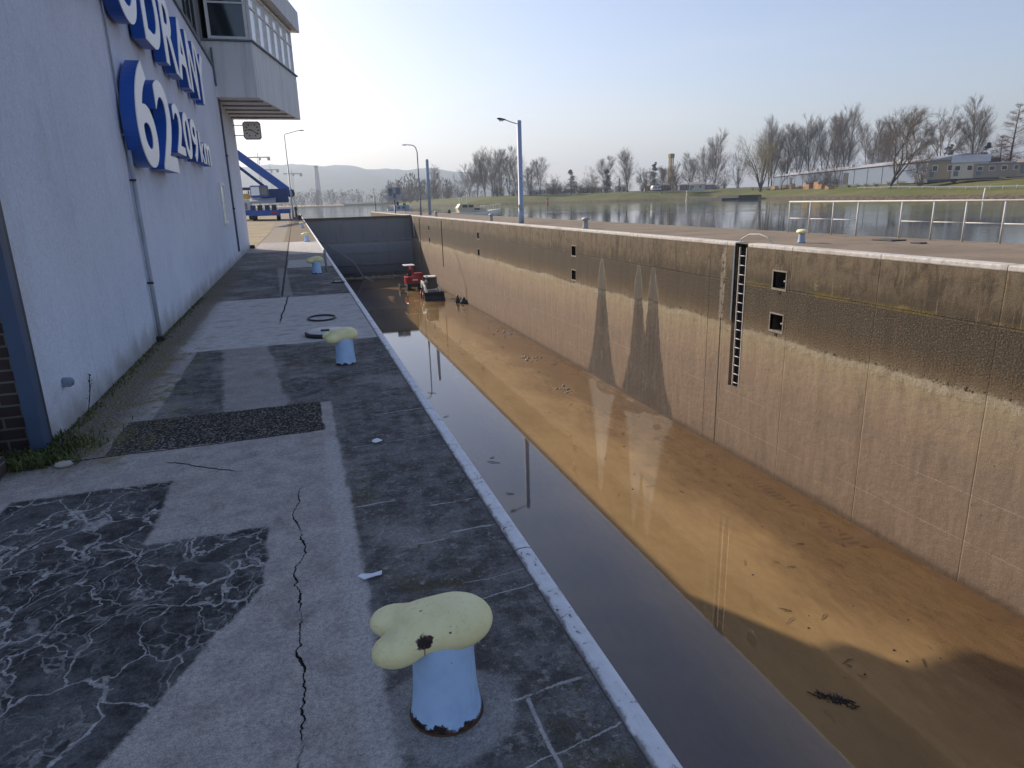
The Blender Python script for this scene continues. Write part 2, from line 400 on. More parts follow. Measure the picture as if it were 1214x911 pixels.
def lock_wall_mat():
    m = Mat('lock_wall_concrete'); p, x0, y0, z0 = m.pos()
    n1 = m.noise(m.vec(0, y0*.7, z0*.9), 1, 5, .6)-.5; n2 = m.noise(m.vec(0, y0, z0), 4, 5, .65)-.5
    n0 = m.noise(m.vec(0, y0*.23, z0*.3), 1, 4, .6)-.5
    z = z0 + n1*.34 + n2*.24 + n0*.45
    def zz(v): return (v + 8)/8
    col = m.ramp((z + 8)/8, [(zz(-7.6), (.215,.148,.105)), (zz(-6.6), (.255,.178,.125)), (zz(-4.6), (.265,.19,.134)), (zz(-3.9), (.31,.225,.145)),
        (zz(-3.3), (.34,.262,.165)), (zz(-3.0), (.38,.315,.215)), (zz(-2.84), (.34,.29,.20)), (zz(-2.66), (.19,.145,.095)), (zz(-2.42), (.135,.098,.062)), (zz(-2.1), (.095,.076,.056)),
        (zz(-1.35), (.080,.066,.050)), (zz(-1.24), (.075,.062,.045)), (zz(-1.17), (.155,.125,.085)), (zz(-.5), (.17,.135,.095)), (zz(-.12), (.20,.16,.115)), (zz(-.02), (.24,.2,.15))])
    up = m.ss(z0 + n2*.1, -1.28, -1.20)
    vs = m.noise(m.vec(0, y0*3.2 + n1*1.6, z0*.45), 1, 7, .74)
    vs2 = m.noise(m.vec(2, y0*9, z0*.5), 1, 5, .6)
    col = m.mix(up*m.ss(vs, .48, .70)*m.ss(m.noise(m.vec(11, y0*.35, z0*.6), 1, 5, .7), .30, .52)*.9, col, (.050,.038,.027))
    col = m.mix(up*m.ss(m.noise(m.vec(12, y0*1.1, z0*.5), 1, 7, .76), .50, .64)*.8, col, (.062,.050,.038))
    col = m.mix(up*m.ss(z0 + (vs-.5)*1.6, -.75, -1.15)*.6, col, (.060,.048,.036))
    col = m.mix(up*m.ss(vs2, .60, .70)*.55, col, (.33,.25,.16))
    col = m.mix(up*m.ss(m.noise(m.vec(5, y0, z0), 1.4, 5, .7), .63, .70)*.6, col, (.36,.31,.24))
    # moss line
    ml = m.band(z0 + n2*.12, -1.30, -1.18, .05) * m.ss(m.noise(m.vec(0, y0, 0), .5, 3), .40, .60) * m.ss(y0, 19.5, 18.8)
    col = m.mix(ml*.7, col, (.17,.13,.025))
    ln = m.ss(m.abs(z0 + 1.27 + n1*.02), .028, .012)
    col = m.mix(ln*.5*m.ss(y0, 21, 22), col, (.03,.025,.02))
    # pebbly grain in the weathered band
    vb = m.voro(m.scl(p, (1,1,1)), 26); grain = m.noise(p, 22, 5, .75)
    mid = m.band(z, -2.75, -1.25, .08)
    col = m.mix(mid*m.ss(grain, .5, .64)*.75, col, (.25,.20,.14))
    col = m.mix(mid*m.ss(grain, .47, .36)*.6, col, (.028,.024,.019))
    col = m.mix(mid*m.ss(vs, .52, .70)*.5, col, (.14,.10,.06))
    # crust
    crust = m.band(z + (m.noise(p, 6, 6, .85)-.5)*.55, -3.02, -2.78, .08)
    cy = m.ss(m.noise(m.vec(0, y0*.4, 0), 1, 3), .40, .58)*.55 + m.ss(y0, 17.5, 14)*.45
    col = m.mix(crust*cy*m.ss(m.noise(p, 11, 6, .85), .44, .54)*.8, col, (.50,.45,.36))
    col = m.mix(m.band(z, -3.4, -2.85, .12)*m.ss(m.noise(m.vec(0, y0*2.5, z0*1.5), 1, 6, .75), .48, .66)*.6, col, (.22,.17,.115))
    hole = m.band(z + (m.noise(p, 12, 3)-.5)*.14, -2.80, -2.70, .02)*m.ss(m.noise(p, 7, 5, .7), .55, .62)
    col = m.mix(hole*.9, col, (.03,.025,.02))
    # lower smooth face
    low = m.ss(z, -3.0, -3.5)
    col = m.mix(low*m.ss(m.noise(m.vec(0, y0*2.2, z0*.6), 1, 6, .7), .48, .75)*.45, col, (.16,.115,.085))
    col = m.mix(low*m.ss(m.noise(m.vec(1, y0*5, z0*.35), 1, 6, .7), .55, .75)*.45, col, (.36,.255,.185))
    col = m.mix(low*m.ss(m.noise(m.vec(3, y0*.5, z0*1.6), 1, 5, .65), .55, .75)*.35, col, (.38,.30,.19))
    spot = m.ss(m.voro(m.vec(0, y0, z0), 1.3), .035, .02)
    col = m.mix(spot*low*.8, col, (.04,.03,.025))
    col = m.mix(m.ss(m.noise(p, 60, 3, .7), .60, .70)*.30, col, (.42,.34,.26))
    col = m.mix(m.ss(m.noise(p, 55, 4, .7), .42, .33)*.35, col, (.06,.045,.035))
    hl = None
    for zl in (-5.15, -6.3):
        k = m.ss(m.abs(z0 - zl + n1*.03), .014, .005)*m.ss(m.noise(m.vec(zl, y0, 0), .35, 3), .42, .52)
        hl = k if hl is None else m.mx(hl, k)
    col = m.mix(hl*.5, col, (.46,.36,.26))
    # panel seams
    fr = m.math('FRACT', y0/3.27 + .31 + n1*.012)
    sm = m.ss(m.abs(fr-.5), .007, .0025)
    col = m.mix(sm*.26*m.ss(m.noise(m.vec(1, y0*.6, z0*.5), 1, 4, .6), .42, .6), col, (.08,.06,.045))
    for yy, w_, zt in ((20.42, .045, -.4), (21.22, .02, -.05), (82.0, .05, -.1), (77.5, .03, -.1)):
        k = m.ss(m.abs(y0 - yy + n2*.03), w_, w_*.5)*m.ss(z0, zt+.1, zt-.1)
        col = m.mix(k*.9, col, (.018,.014,.012))
    k = m.band(y0 + n2*.12, 20.28, 20.55, .03)*m.ss(z0, -2.9, -2.6)*m.ss(m.noise(p, 5, 4), .40, .5)
    col = m.mix(k*.6, col, (.40,.36,.30))
    # wet streaks running down from three seeps
    W = None; CL = None
    for yc, zt, wb_, yb in ((30.45,-1.25,1.30,30.35),(26.66,-1.25,1.15,26.5),(25.32,-1.25,1.25,25.2)):
        t = m.math('MAXIMUM', (zt - z0)/6.1, 0)
        hw = m.math('POWER', t, .8)*wb_*.85 + m.math('POWER', t, 5)*wb_*.6 + .06
        d = m.abs(y0 - (yc + (yb-yc)*t) + n2*.22 + n1*.25) + (m.noise(m.vec(yc, y0*8, z0*.55), 1, 6, .75)-.5)*hw*.55 + (m.noise(m.vec(yc, y0*2.3, z0*.3), 1, 4, .6)-.5)*hw*.5
        s_ = m.ss(d/hw, 1.05, .90)*m.ss(z0, zt+.02, zt-.05)
        s_ = s_ * (.82 + m.ss(m.noise(m.vec(yc, y0*7, z0*.4), 1, 5, .6), .3, .7)*.18)
        c_ = m.ss(d/(hw*.5+.03), 1.0, .25)*m.ss(z0, zt, zt-.2)*(m.ss(z0, -6.6, -3.6)*.8+.2)
        W = s_ if W is None else m.mx(W, s_); CL = c_ if CL is None else m.mx(CL, c_)
        edge = m.band(d/hw, .98, 1.35, .12)*m.ss(z0, zt+.05, zt)*m.ss(z0, -3.0, -1.8)
        col = m.mix(edge*.55, col, (.33,.28,.20))
    wet = m.mix(m.ss(m.noise(m.vec(0, y0*6, z0*.7), 1, 5, .7), .35, .7), (.036,.028,.024), (.072,.055,.046))
    wet = m.mix(CL*m.ss(m.noise(p, 30, 4, .8), .37, .52), wet, (.02,.018,.012))
    wet = m.mix(CL*m.ss(m.noise(p, 26, 4, .8), .60, .66)*.6, wet, (.24,.22,.13))
    col = m.mix(W*.95, col, wet)
    # damp foot
    col = m.mix(m.ss(z0 + n2*.25 + n1*.1, -7.12, -7.34)*.7, col, (.085,.055,.035))
    col = m.mix(low*m.ss(m.noise(p, 2.4, 7, .78), .50, .68)*.4, col, (.17,.135,.11))
    col = m.mix(up*m.ss(m.noise(m.vec(7, y0*1.3, z0*2.2), 1.2, 7, .78), .50, .66)*.55, col, (.07,.055,.04))
    col = m.mix(up*m.ss(m.noise(m.vec(8, y0*.6, z0*1.2), 1.5, 6, .7), .56, .70)*.45, col, (.25,.185,.085))
    col = m.hsv(col, .90*(1 + (m.noise(p, 34, 5, .78)-.5)*1.5 + (m.noise(p, 120, 2, .6)-.5)*.9 + (m.noise(m.vec(4, y0*3.3, z0*.35), 1, 5, .7)-.5)*.7), 1 - low*.16)
    h = mid*(grain*1.5) + m.noise(p, 45, 4, .7)*.35 + m.noise(p, 5, 5)*.5 + crust*m.noise(p, 14, 4, .8)*.5 - sm*.25 - ln*.5 - hole*.8
    return m.out(col, m.mix(W, (.9,.9,.9), (.45,.45,.45)), 0, m.bump(h, .75, .05), .25)
M['lock_wall'] = lock_wall_mat()
def coping():
    m = Mat('coping_paint'); p, x, y, z = m.pos()
    n = m.noise(p, 5, 6, .7); n2 = m.noise(p, 22, 5, .75)
    c = m.mix(m.ss(n, .35, .7), (.62,.60,.57), (.46,.43,.39))
    c = m.mix(m.ss(n2 + (n-.5)*.6, .60, .68)*.8, c, (.16,.13,.10))
    c = m.mix(m.ss(m.noise(p, .35, 4, .6), .52, .66)*.45, c, (.30,.23,.17))
    jn = m.ss(m.abs(m.math('FRACT', y/3.27 + .31)-.5), .005, .002)
    c = m.mix(jn*.85, c, (.06,.05,.04))
    c = m.mix(m.ss(m.noise(m.vec(0, y*1.5, z*9), 1, 6, .8), .57, .66)*.7, c, (.19,.15,.11))
    return m.out(c, .75, 0, m.bump(n2 - jn*2, .5, .008), .3)
M['coping'] = coping()
def kerb_mat():
    m = Mat('kerb_paint'); p, x, y, z = m.pos()
    n = m.noise(p, 9, 6, .7); n2 = m.noise(p, 40, 5, .75)
    c = m.mix(m.ss(n, .35, .7), (.70,.72,.74), (.58,.59,.61))
    c = m.mix(m.ss(n2 + (n-.5)*.9, .62, .68)*.9, c, (.09,.07,.06))
    c = m.mix(m.ss(m.noise(p, 2.6, 4, .7), .68, .71)*.8, c, (.10,.07,.06))
    jn = m.ss(m.abs(m.math('FRACT', y/2.45 + .35)-.5), .003, .0012)
    c = m.mix(jn*.85, c, (.04,.035,.03))
    c = m.mix(m.ss(x + (m.noise(p, 12, 5, .75)-.5)*.05, .862, .848)*.8, c, (.10,.095,.085))
    return m.out(c, .6, 0, m.bump(n2 - jn*2, .4, .004), .4)
M['kerb'] = kerb_mat()
def plain_ground(name, a, b, c3, s1=.5, s2=9, rough=.9):
    m = Mat(name); p, x, y, z = m.pos()
    c = m.mix(m.ss(m.noise(p, s1, 6, .65), .35, .68), a, b)
    c = m.mix(m.ss(m.noise(p, s2, 5, .7), .52, .68)*.6, c, c3)
    return m.out(c, rough, 0, m.bump(m.noise(p, s2*2, 5, .7), .5, .03), .2)
M['yard'] = plain_ground('yard', (.30,.245,.15), (.22,.18,.105), (.36,.30,.19), .4, 3)
M['island'] = plain_ground('island', (.255,.205,.15), (.185,.145,.105), (.13,.11,.085), .45, 3)
M['grass'] = plain_ground('grass', (.13,.145,.05), (.17,.155,.075), (.09,.10,.035), .12, .9)
M['far_ground'] = plain_ground('far_ground', (.10,.10,.06), (.13,.11,.07), (.08,.08,.05), .01, .1)
M['stone'] = plain_ground('stone', (.16,.125,.09), (.08,.065,.05), (.25,.21,.16), .6, 2)
M['hill'] = plain_ground('hill', (.055,.06,.04), (.085,.08,.055), (.04,.045,.03), .004, .03)
M['block'] = plain_ground('block', (.16,.155,.15), (.10,.10,.095), (.07,.07,.06), 2, 20)
def mud():
    m = Mat('mud'); p, x, y, z = m.pos()
    n = m.noise(p, .6, 6, .65); n2 = m.noise(m.scl(p, (1.6,.5,1)), 2.4, 6, .7)
    c = m.mix(m.ss(n, .35, .68), (.135,.082,.040), (.10,.060,.030))
    c = m.mix(m.ss(n2, .52, .7)*.6, c, (.075,.042,.02))
    tr = m.math('SINE', y*26 + x*3)*.5 + .5
    tk = m.mx(m.band(x + (m.noise(m.vec(0,y,0), .25, 2)-.5)*.5, 13.05, 13.4, .05), m.band(x + (m.noise(m.vec(0,y,0), .25, 2)-.5)*.5, 11.85, 12.2, .05))*m.ss(y, 21, 15)
    c = m.mix(tk*tr*.45, c, (.05,.028,.014))
    h = m.noise(p, 7, 6, .7)*.9 + m.noise(p, 26, 5, .7)*.4 + tk*tr*.6
    return m.out(c, m.mix(m.ss(n2, .3, .6), (.30,.30,.30), (.55,.55,.55)), 0, m.bump(h, .45, .03), .5)
M['mud'] = mud()
def lock_water():
    m = Mat('lock_water'); p, x, y, z = m.pos()
    n = m.noise(m.scl(p, (1,.45,1)), .55, 5, .6, .4)
    c = m.mix(m.ss(n, .3, .7), (.315,.208,.096), (.255,.165,.075))
    c = m.mix(m.ss(x + (n-.5)*1.2, 8.2, 6.0)*.75, c, (.045,.040,.034))  # base darkened over the deeper left floor, also painting in the shaded strip
    shore = m.ss(x + (n-.5)*3.4, 9.8, 12.4)
    c = m.mix(shore*.9, c, (.118,.070,.033))
    c = m.mix(m.ss(m.noise(m.scl(p, (2.4,.8,1)), 1.5, 6, .75), .60, .72)*.35, c, (.12,.07,.03))
    h = m.noise(m.scl(p, (1,.6,1)), 2.2, 3)*.6 + m.noise(p, 9, 2)*.08 + shore*m.noise(p, 14, 6, .75)*3.5
    c = m.hsv(c, 1 + (m.noise(m.scl(p, (1.4,.5,1)), 3.2, 7, .78)-.5)*(.55 + shore*1.0) + (m.noise(p, 30, 4, .75)-.5)*shore*1.6)
    return m.out(c, m.mix(shore, (.03,.03,.03), (.13,.13,.13)), 0, m.bump(h, .04, .02), .5, 1.75)
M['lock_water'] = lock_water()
def river_water():
    m = Mat('river_water'); p, x, y, z = m.pos()
    h = m.noise(m.scl(p, (1.0,.55,1)), .9, 4, .6) + m.noise(p, 3.1, 3)*.35
    c = m.mix(m.noise(p, .03, 3), (.03,.045,.055), (.045,.06,.07))
    calm = m.ss(m.noise(m.scl(p, (.018,.035,1)), 1, 4, .6), .42, .60)
    n = m.node('ShaderNodeBump'); m.put(n.inputs['Height'], h); m.put(n.inputs['Strength'], .05 + calm*.16); n.inputs['Distance'].default_value = .1
    return m.out(c, .04, 0, S(m, n.outputs[0]), .5, 1.33)
M['river'] = river_water()
def gate_mat():
    m = Mat('gate_steel'); p, x, y, z = m.pos()
    n = m.noise(m.vec(x*1.2, z*.8, 0), 1, 6, .65); st = m.noise(m.vec(x*4, z*.3, 0), 1, 6, .65)
    c = m.ramp((z+8)/8 + (n-.5)*.05, [(0,(.06,.06,.06)),(.12,(.13,.13,.14)),(.3,(.20,.215,.24)),(.55,(.28,.305,.34)),(.615,(.40,.41,.42)),(.635,(.24,.248,.26)),(.95,(.22,.215,.212)),(.985,(.13,.105,.08))])
    c = m.mix(m.ss(st, .5, .75)*.4, c, (.09,.09,.10))
    return m.out(c, .7, 0, m.bump(n, .3, .02), .3)
M['gate'] = gate_mat()
def bollard_blue(spots=True):
    m = Mat('bollard_blue'); p, x, y, z = m.pos(True)
    n = m.noise(p, 9, 5, .6); n2 = m.noise(p, 26, 4, .6)
    c = m.mix(m.ss(n, .35, .7), (.42,.60,.86), (.36,.53,.79))
    c = m.mix(m.ss(n2, .68, .71), c, (.015,.013,.013))
    c = m.mix(m.ss(m.noise(p, 6, 5, .7), .5, .7)*.35, c, (.28,.42,.62))
    c = m.mix(m.ss(m.noise(m.vec(x*14, y*14, z*2), 1, 4, .7), .58, .70)*.25, c, (.35,.33,.28))
    c = m.mix(m.ss(z + (m.noise(p, 15, 5, .75)-.5)*.11, .030, .020), c, m.mix(m.ss(n2, .45, .6), (.018,.014,.012), (.10,.05,.03)))
    return m.out(c, .5, 0, m.bump(m.ss(n2, .66, .72)*-1 + m.noise(p, 50, 3)*.3, .35, .004), .35)
M['bollard_blue'] = bollard_blue()
def bollard_yellow(name, scab):
    m = Mat(name); p, x, y, z = m.pos(True)
    n = m.noise(p, 8, 5, .6); n2 = m.noise(p, 34, 4, .6)
    c = m.mix(m.ss(n, .35, .68), (.86,.80,.46), (.78,.72,.38))
    c = m.mix(m.ss(m.noise(p, 4, 5, .7), .52, .70)*.55, c, (.62,.57,.36))
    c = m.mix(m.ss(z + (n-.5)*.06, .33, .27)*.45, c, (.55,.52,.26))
    c = m.mix(m.ss(m.noise(p, 60, 3, .7), .60, .68)*.3, c, (.45,.42,.28))
    c = m.mix(m.ss(n2, .70, .72), c, (.06,.05,.04))
    if scab:
        dx = x + .07; dz = z - .375; dy = y + .14
        d = m.math('SQRT', dx*dx + dz*dz + dy*dy*.3) + (m.noise(p, 26, 4, .7)-.5)*.045
        k = m.ss(d, .036, .031)
        c = m.mix(k, c, m.mix(m.ss(n2, .4, .6), (.02,.012,.014), (.07,.03,.03)))
        ln = m.ss(m.abs(x + .07), .004, .0015)*m.band(z, .28, .36, .01)*m.ss(y, 0, -.05)
        c = m.mix(ln*.7, c, (.12,.09,.04))
    return m.out(c, .55, 0, m.bump(n2*.5 + n*1.6 + m.noise(p, 70, 3)*.25, .35, .006), .35)
M['bollard_yellow'] = bollard_yellow('bollard_yellow', False)
M['bollard_yellow_scab'] = bollard_yellow('bollard_yellow_scab', True)

# ------------------------------------------------------------------ camera, sun, sky, haze
CAMH = 1.65; F = 800.0
d = Vector((348.5-607, 243.5-455.5, F)); d.normalize()
xn = 693-607; yn = -(F*d.z + xn*d.x)/d.y
n = Vector((xn, yn, F)); n.normalize()
xx = n.cross(d)
if xx.x < 0: xx = -xx
Rw = Matrix((xx, d, -n))                      # world = Rw @ (image right, image down, forward)
right = Rw @ Vector((1,0,0)); up = Rw @ Vector((0,-1,0)); back = Rw @ Vector((0,0,-1))
cam = bpy.data.cameras.new('camera'); camo = bpy.data.objects.new('camera', cam); COL.objects.link(camo)
mw = Matrix((right, up, back)).transposed().to_4x4(); mw.translation = Vector((0,0,CAMH)); camo.matrix_world = mw
cam.sensor_fit = 'HORIZONTAL'; cam.sensor_width = 36; cam.lens = F/1214*36; cam.clip_start = .05; cam.clip_end = 20000
sc.camera = camo

SUN_AZ = R(-29); SUN_EL = R(27.3)           # azimuth from +Y towards +X
sv = Vector((math.sin(SUN_AZ)*math.cos(SUN_EL), math.cos(SUN_AZ)*math.cos(SUN_EL), math.sin(SUN_EL)))
sun = bpy.data.lights.new('sun', 'SUN'); sun.energy = 4.3; sun.angle = R(.55); sun.color = (1, .87, .70)
so = bpy.data.objects.new('sun', sun); COL.objects.link(so); so.location = (-40, 60, 60)
so.rotation_euler = sv.to_track_quat('Z', 'Y').to_euler()
w = bpy.data.worlds.new('World'); sc.world = w; w.use_nodes = True
nt = w.node_tree; bg = nt.nodes['Background']
sky = nt.nodes.new('ShaderNodeTexSky'); sky.sky_type = 'NISHITA'; sky.sun_disc = False
sky.sun_elevation = SUN_EL; sky.sun_rotation = SUN_AZ; sky.altitude = 200
sky.air_density = 1.15; sky.dust_density = 1.3; sky.ozone_density = 1.7
tint = nt.nodes.new('ShaderNodeMix'); tint.data_type = 'RGBA'; tint.blend_type = 'MULTIPLY'; tint.inputs[0].default_value = 1
nt.links.new(sky.outputs[0], tint.inputs[6]); tint.inputs[7].default_value = (1.06,.955,1.025,1)
tc = nt.nodes.new('ShaderNodeTexCoord'); mp = nt.nodes.new('ShaderNodeMapping'); mp.inputs['Scale'].default_value = (1.2,1.2,6)
cn = nt.nodes.new('ShaderNodeTexNoise'); cn.inputs['Scale'].default_value = 1.5; cn.inputs['Detail'].default_value = 7; cn.inputs['Roughness'].default_value = .6
cr_ = nt.nodes.new('ShaderNodeMapRange'); cr_.interpolation_type = 'SMOOTHSTEP'; cr_.inputs[1].default_value = .48; cr_.inputs[2].default_value = .75; cr_.inputs[3].default_value = 0; cr_.inputs[4].default_value = .22
cmx = nt.nodes.new('ShaderNodeMix'); cmx.data_type = 'RGBA'; cmx.inputs[7].default_value = (6.2,5.9,5.9,1)
nt.links.new(tc.outputs['Generated'], mp.inputs[0]); nt.links.new(mp.outputs[0], cn.inputs['Vector']); nt.links.new(cn.outputs[0], cr_.inputs[0])
nt.links.new(cr_.outputs[0], cmx.inputs[0]); nt.links.new(tint.outputs[2], cmx.inputs[6]); nt.links.new(cmx.outputs[2], bg.inputs[0]); bg.inputs[1].default_value = .115
sc.view_settings.view_transform = 'Standard'; sc.view_settings.look = 'None'
sc.view_settings.exposure = .52; sc.view_settings.gamma = 1
sc.cycles.max_bounces = 8; sc.cycles.volume_bounces = 0; sc.cycles.caustics_reflective = False; sc.cycles.caustics_refractive = False
HAZE = 3.2e-4
hm = bpy.data.materials.new('haze'); hm.use_nodes = True; ht = hm.node_tree; ht.nodes.clear()
hv = ht.nodes.new('ShaderNodeVolumePrincipled'); ho = ht.nodes.new('ShaderNodeOutputMaterial')
hv.inputs['Color'].default_value = (.62,.74,.90,1); hv.inputs['Density'].default_value = HAZE; hv.inputs['Anisotropy'].default_value = .35
ht.links.new(hv.outputs[0], ho.inputs['Volume'])
struct('haze', MB().box(-5000, 5000, -400, 5000, -12, 240), hm, (0,0,0), kind='stuff')

# ------------------------------------------------------------------ setting: ground, quay, water
WZ = -7.4; RZ = -1.0
def sheet(name, pts, z, mat):
    me = MB(); me.add([(x, y, z) for x, y in pts], [tuple(range(len(pts)))])
    o = struct(name, me, mat, fixn=False)
    bm = bmesh.new(); bm.from_mesh(o.data); bmesh.ops.triangulate(bm, faces=bm.faces); bm.to_mesh(o.data); bm.free()
    return o
sheet('ground', [(-4900,-390),(4900,-390),(4900,4900),(-4900,4900)], -9.5, M['far_ground'])
struct('quay_pavement', MB().box(-14, .84, -14, 170, -9.4, 0), M['pavement'])
struct('kerb', MB().box(.838, .937, -14, 170, -.22, .012), M['kerb'], bevel=.03)
sheet('dirt_yard', [(-70,29.45),(-1.72,29.45),(-1.62,45),(-1.75,60),(-1.9,80),(-2.4,112),(-70,112)], .012, M['yard'])
struct('island_quay', MB().box(14.42, 19.7, -20, 136, -9.3, -.004), M['island'])
river = [(19.7,-80),(700,-80),(700,1500),(-700,1500),(-700,170),(.95,170),(.95,88.6),(14,88.6),(14,136),(19.7,136)]
sheet('river_water', river, RZ, M['river'])
# mud floor of the drained chamber, with a puddled sheet of water on it
g = MB(); nx, ny = 46, 210
def floor_z(x, y):
    t = (14-x)/13.05
    return -7.385 - .055*min(t/.16, 1) - .42*max(0, (t-.16)/.84)
nr = random.Random(3)
ys = [-10 + 99.2*(j/ny)**1.6 for j in range(ny+1)]
for j in range(ny+1):
    for i in range(nx+1):
        x = .95 + 13.05*i/nx
        zz = floor_z(x, ys[j]) + .02*math.sin(x*2.1 + ys[j]*.7)*math.sin(ys[j]*1.3 - x) + nr.uniform(-.011, .011)
        g.v.append((x, ys[j], zz))
for j in range(ny):
    for i in range(nx):
        a = j*(nx+1)+i; g.f.append((a, a+1, a+nx+2, a+nx+1)); g.m.append(0); g.s.append(True)
struct('mud_floor', g, M['mud'])
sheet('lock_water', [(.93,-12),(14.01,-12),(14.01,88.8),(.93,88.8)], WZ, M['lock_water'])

# ------------------------------------------------------------------ lock walls
lw = thing('lock_wall', 'shaded chamber wall under the kerb of the near quay', 'lock wall', (.9,0,-8))
part('wall_face', MB().box(.842, .932, -13, 90, -9.4, -.222), M['lock_wall'], lw)
part('end_wall', MB().box(.842, 14.4, -14, -13.02, -9.4, -.01), M['lock_wall'], lw)
XW = 14.0
niches = [(17.47,-1.0),(17.47,-2.32),(34.0,-1.13),(34.0,-2.41),(54.3,-1.15),(54.3,-2.5),(76.0,-1.2),(76.0,-2.5)]
def wall_holes(holes, y0, y1, z0, z1, depth):
    mb = MB()
    yc = sorted({y0, y1, *[h[0] for h in holes], *[h[1] for h in holes]}); zc = sorted({z0, z1, *[h[2] for h in holes], *[h[3] for h in holes]})
    for a, b in zip(yc, yc[1:]):
        for c_, d_ in zip(zc, zc[1:]):
            my, mz = (a+b)/2, (c_+d_)/2
            if any(h[0] < my < h[1] and h[2] < mz < h[3] for h in holes): continue
            mb.add([(XW,a,c_),(XW,b,c_),(XW,b,d_),(XW,a,d_)], [(0,3,2,1)])
    for h in holes:
        a, b, c_, d_ = h[:4]; X2 = XW + h[4]
        mb.add([(XW,a,c_),(XW,b,c_),(XW,b,d_),(XW,a,d_),(X2,a,c_),(X2,b,c_),(X2,b,d_),(X2,a,d_)],
               [(4,7,6,5),(0,1,5,4),(1,2,6,5),(2,3,7,6),(3,0,4,7)], 0)
    return mb
LY0, LY1, LZ = 19.12, 19.78, -4.92
holes = [(y-.29, y+.29, z-.25, z+.25, .40) for y, z in niches] + [(LY0, LY1, LZ, -.001, .36), (81.7, 82.2, -5.5, -.3, .3), (68.8, 69.2, -4.9, -.3, .3)]
rw = thing('lock_wall', 'long stained sunlit concrete chamber wall with three dark wet streaks', 'lock wall', (14,40,-8))
part('wall_face', wall_holes(holes, -13, 136, -9.4, -.001, .36), M['lock_wall'], rw, fixn=False)
part('wall_end', MB().box(14.0, 14.42, 136, 136.3, -9.4, -.001), M['lock_wall'], rw)
for a, b in ((-13, LY0), (LY1, 136.2)):
    part('coping', MB().box(13.985, 14.42, a, b, -.10, .03), M['coping'], rw, bevel=.03)
part('slot_edge', MB().box(13.975, 14.03, LY1, LY1+.07, -2.6, -.101), M['slate'], rw)
part('quay_skirt', MB().box(19.705, 19.9, -20, 136.3, -9.4, -.06), M['stone'], rw)

def recess(y, z, lab):
    t = thing('mooring_recess', lab, 'mooring point', (XW, y, z), 'square mooring recesses in the sunlit wall')
    f = MB()
    for a, b, c_, d_ in ((-.34,.34,.25,.30),(-.34,.34,-.32,-.25),(-.34,-.29,-.25,.25),(.29,.34,-.25,.25)):
        f.box(XW-.012, XW+.10, y+a, y+b, z+c_, z+d_)
    part('frame', f, M['niche_frame'] if 'niche_frame' in M else M.setdefault('niche_frame', paint('niche_frame', (.30,.27,.22), .9, wear=.4, wcol=(.12,.1,.08), scale=6)), t, bevel=.008)
    b = MB(); b.tube([(XW+.30,y-.05,z-.25),(XW+.22,y-.05,z-.06)], .035, 8); b.lathe((XW+.21,y-.05,z-.06), [(.05,-.02),(.075,0),(.075,.03),(.04,.05)], 10)
    b.tube([(XW+.21,y-.12,z-.04),(XW+.21,y+.04,z-.04)], .025, 6)
    part('hook', b, M['grey_metal'], t)
    part('drain', MB().box(XW-.014, XW+.02, y-.07, y+.05, z-.42, z-.323), M['dark_metal'], t)
for (y, z), lab in zip(niches, ['upper of the two square recesses right of the ladder', 'lower of the two square recesses right of the ladder',
        'upper recess left of the three wet streaks', 'lower recess left of the three wet streaks', 'upper recess just left of the tall blue lamp pole, in the wall below it', 'lower recess in the wall left of and below the tall blue lamp pole',
        'farthest upper recess, close to the excavator end of the wall', 'farthest lower recess, close to the excavator end of the wall']):
    recess(y, z, lab)

ld = thing('ladder', 'white steel ladder set into a dark slot in the sunlit wall', 'ladder', (14.05,19.45,LZ))
for y in (LY0+.09, LY1-.20):
    part('rail', MB().bar((14.04,y,LZ+.04),(14.04,y,-.12),.05,.03), M['rail_white'], ld)
for k in range(15):
    z = -.40 - k*.312
    part('rung', MB().tube([(14.04,LY0+.09,z),(14.04,LY1-.20,z)], .016, 6), M['rail_white'], ld)
part('back_channel', MB().box(14.2,14.22,LY0+.02,LY1-.02,LZ+.01,-.2), M['dark_metal'], ld)
gr = MB(); gr.tube([(14.22,19.86,.0),(14.22,19.80,.13),(14.26,19.45,.29),(14.32,19.0,.31),(14.38,18.72,.24),(14.45,18.42,-.01)], .022, 8)
solid('grab_rail', gr, M['rail_white'], 'bent white grab rail over the top of the wall ladder', 'grab rail', (14.4,19.4,0))
for y0_, zb, lab in ((81.95,-5.4,'far dark ladder slot in the sunlit wall beyond the red excavator'), (69.0,-4.8,'dark ladder in the sunlit wall above the white loader')):
    l2 = thing('ladder', lab, 'ladder', (14.1,y0_,zb), 'ladders in the sunlit wall')
    for dy in (-.16,.16): part('rail', MB().bar((14.06,y0_+dy,zb),(14.06,y0_+dy,-.35),.05,.04), M['rust'], l2)
    for k in range(14): part('rung', MB().tube([(14.06,y0_-.16,-.6-k*.32),(14.06,y0_+.16,-.6-k*.32)], .018, 5), M['rust'], l2)

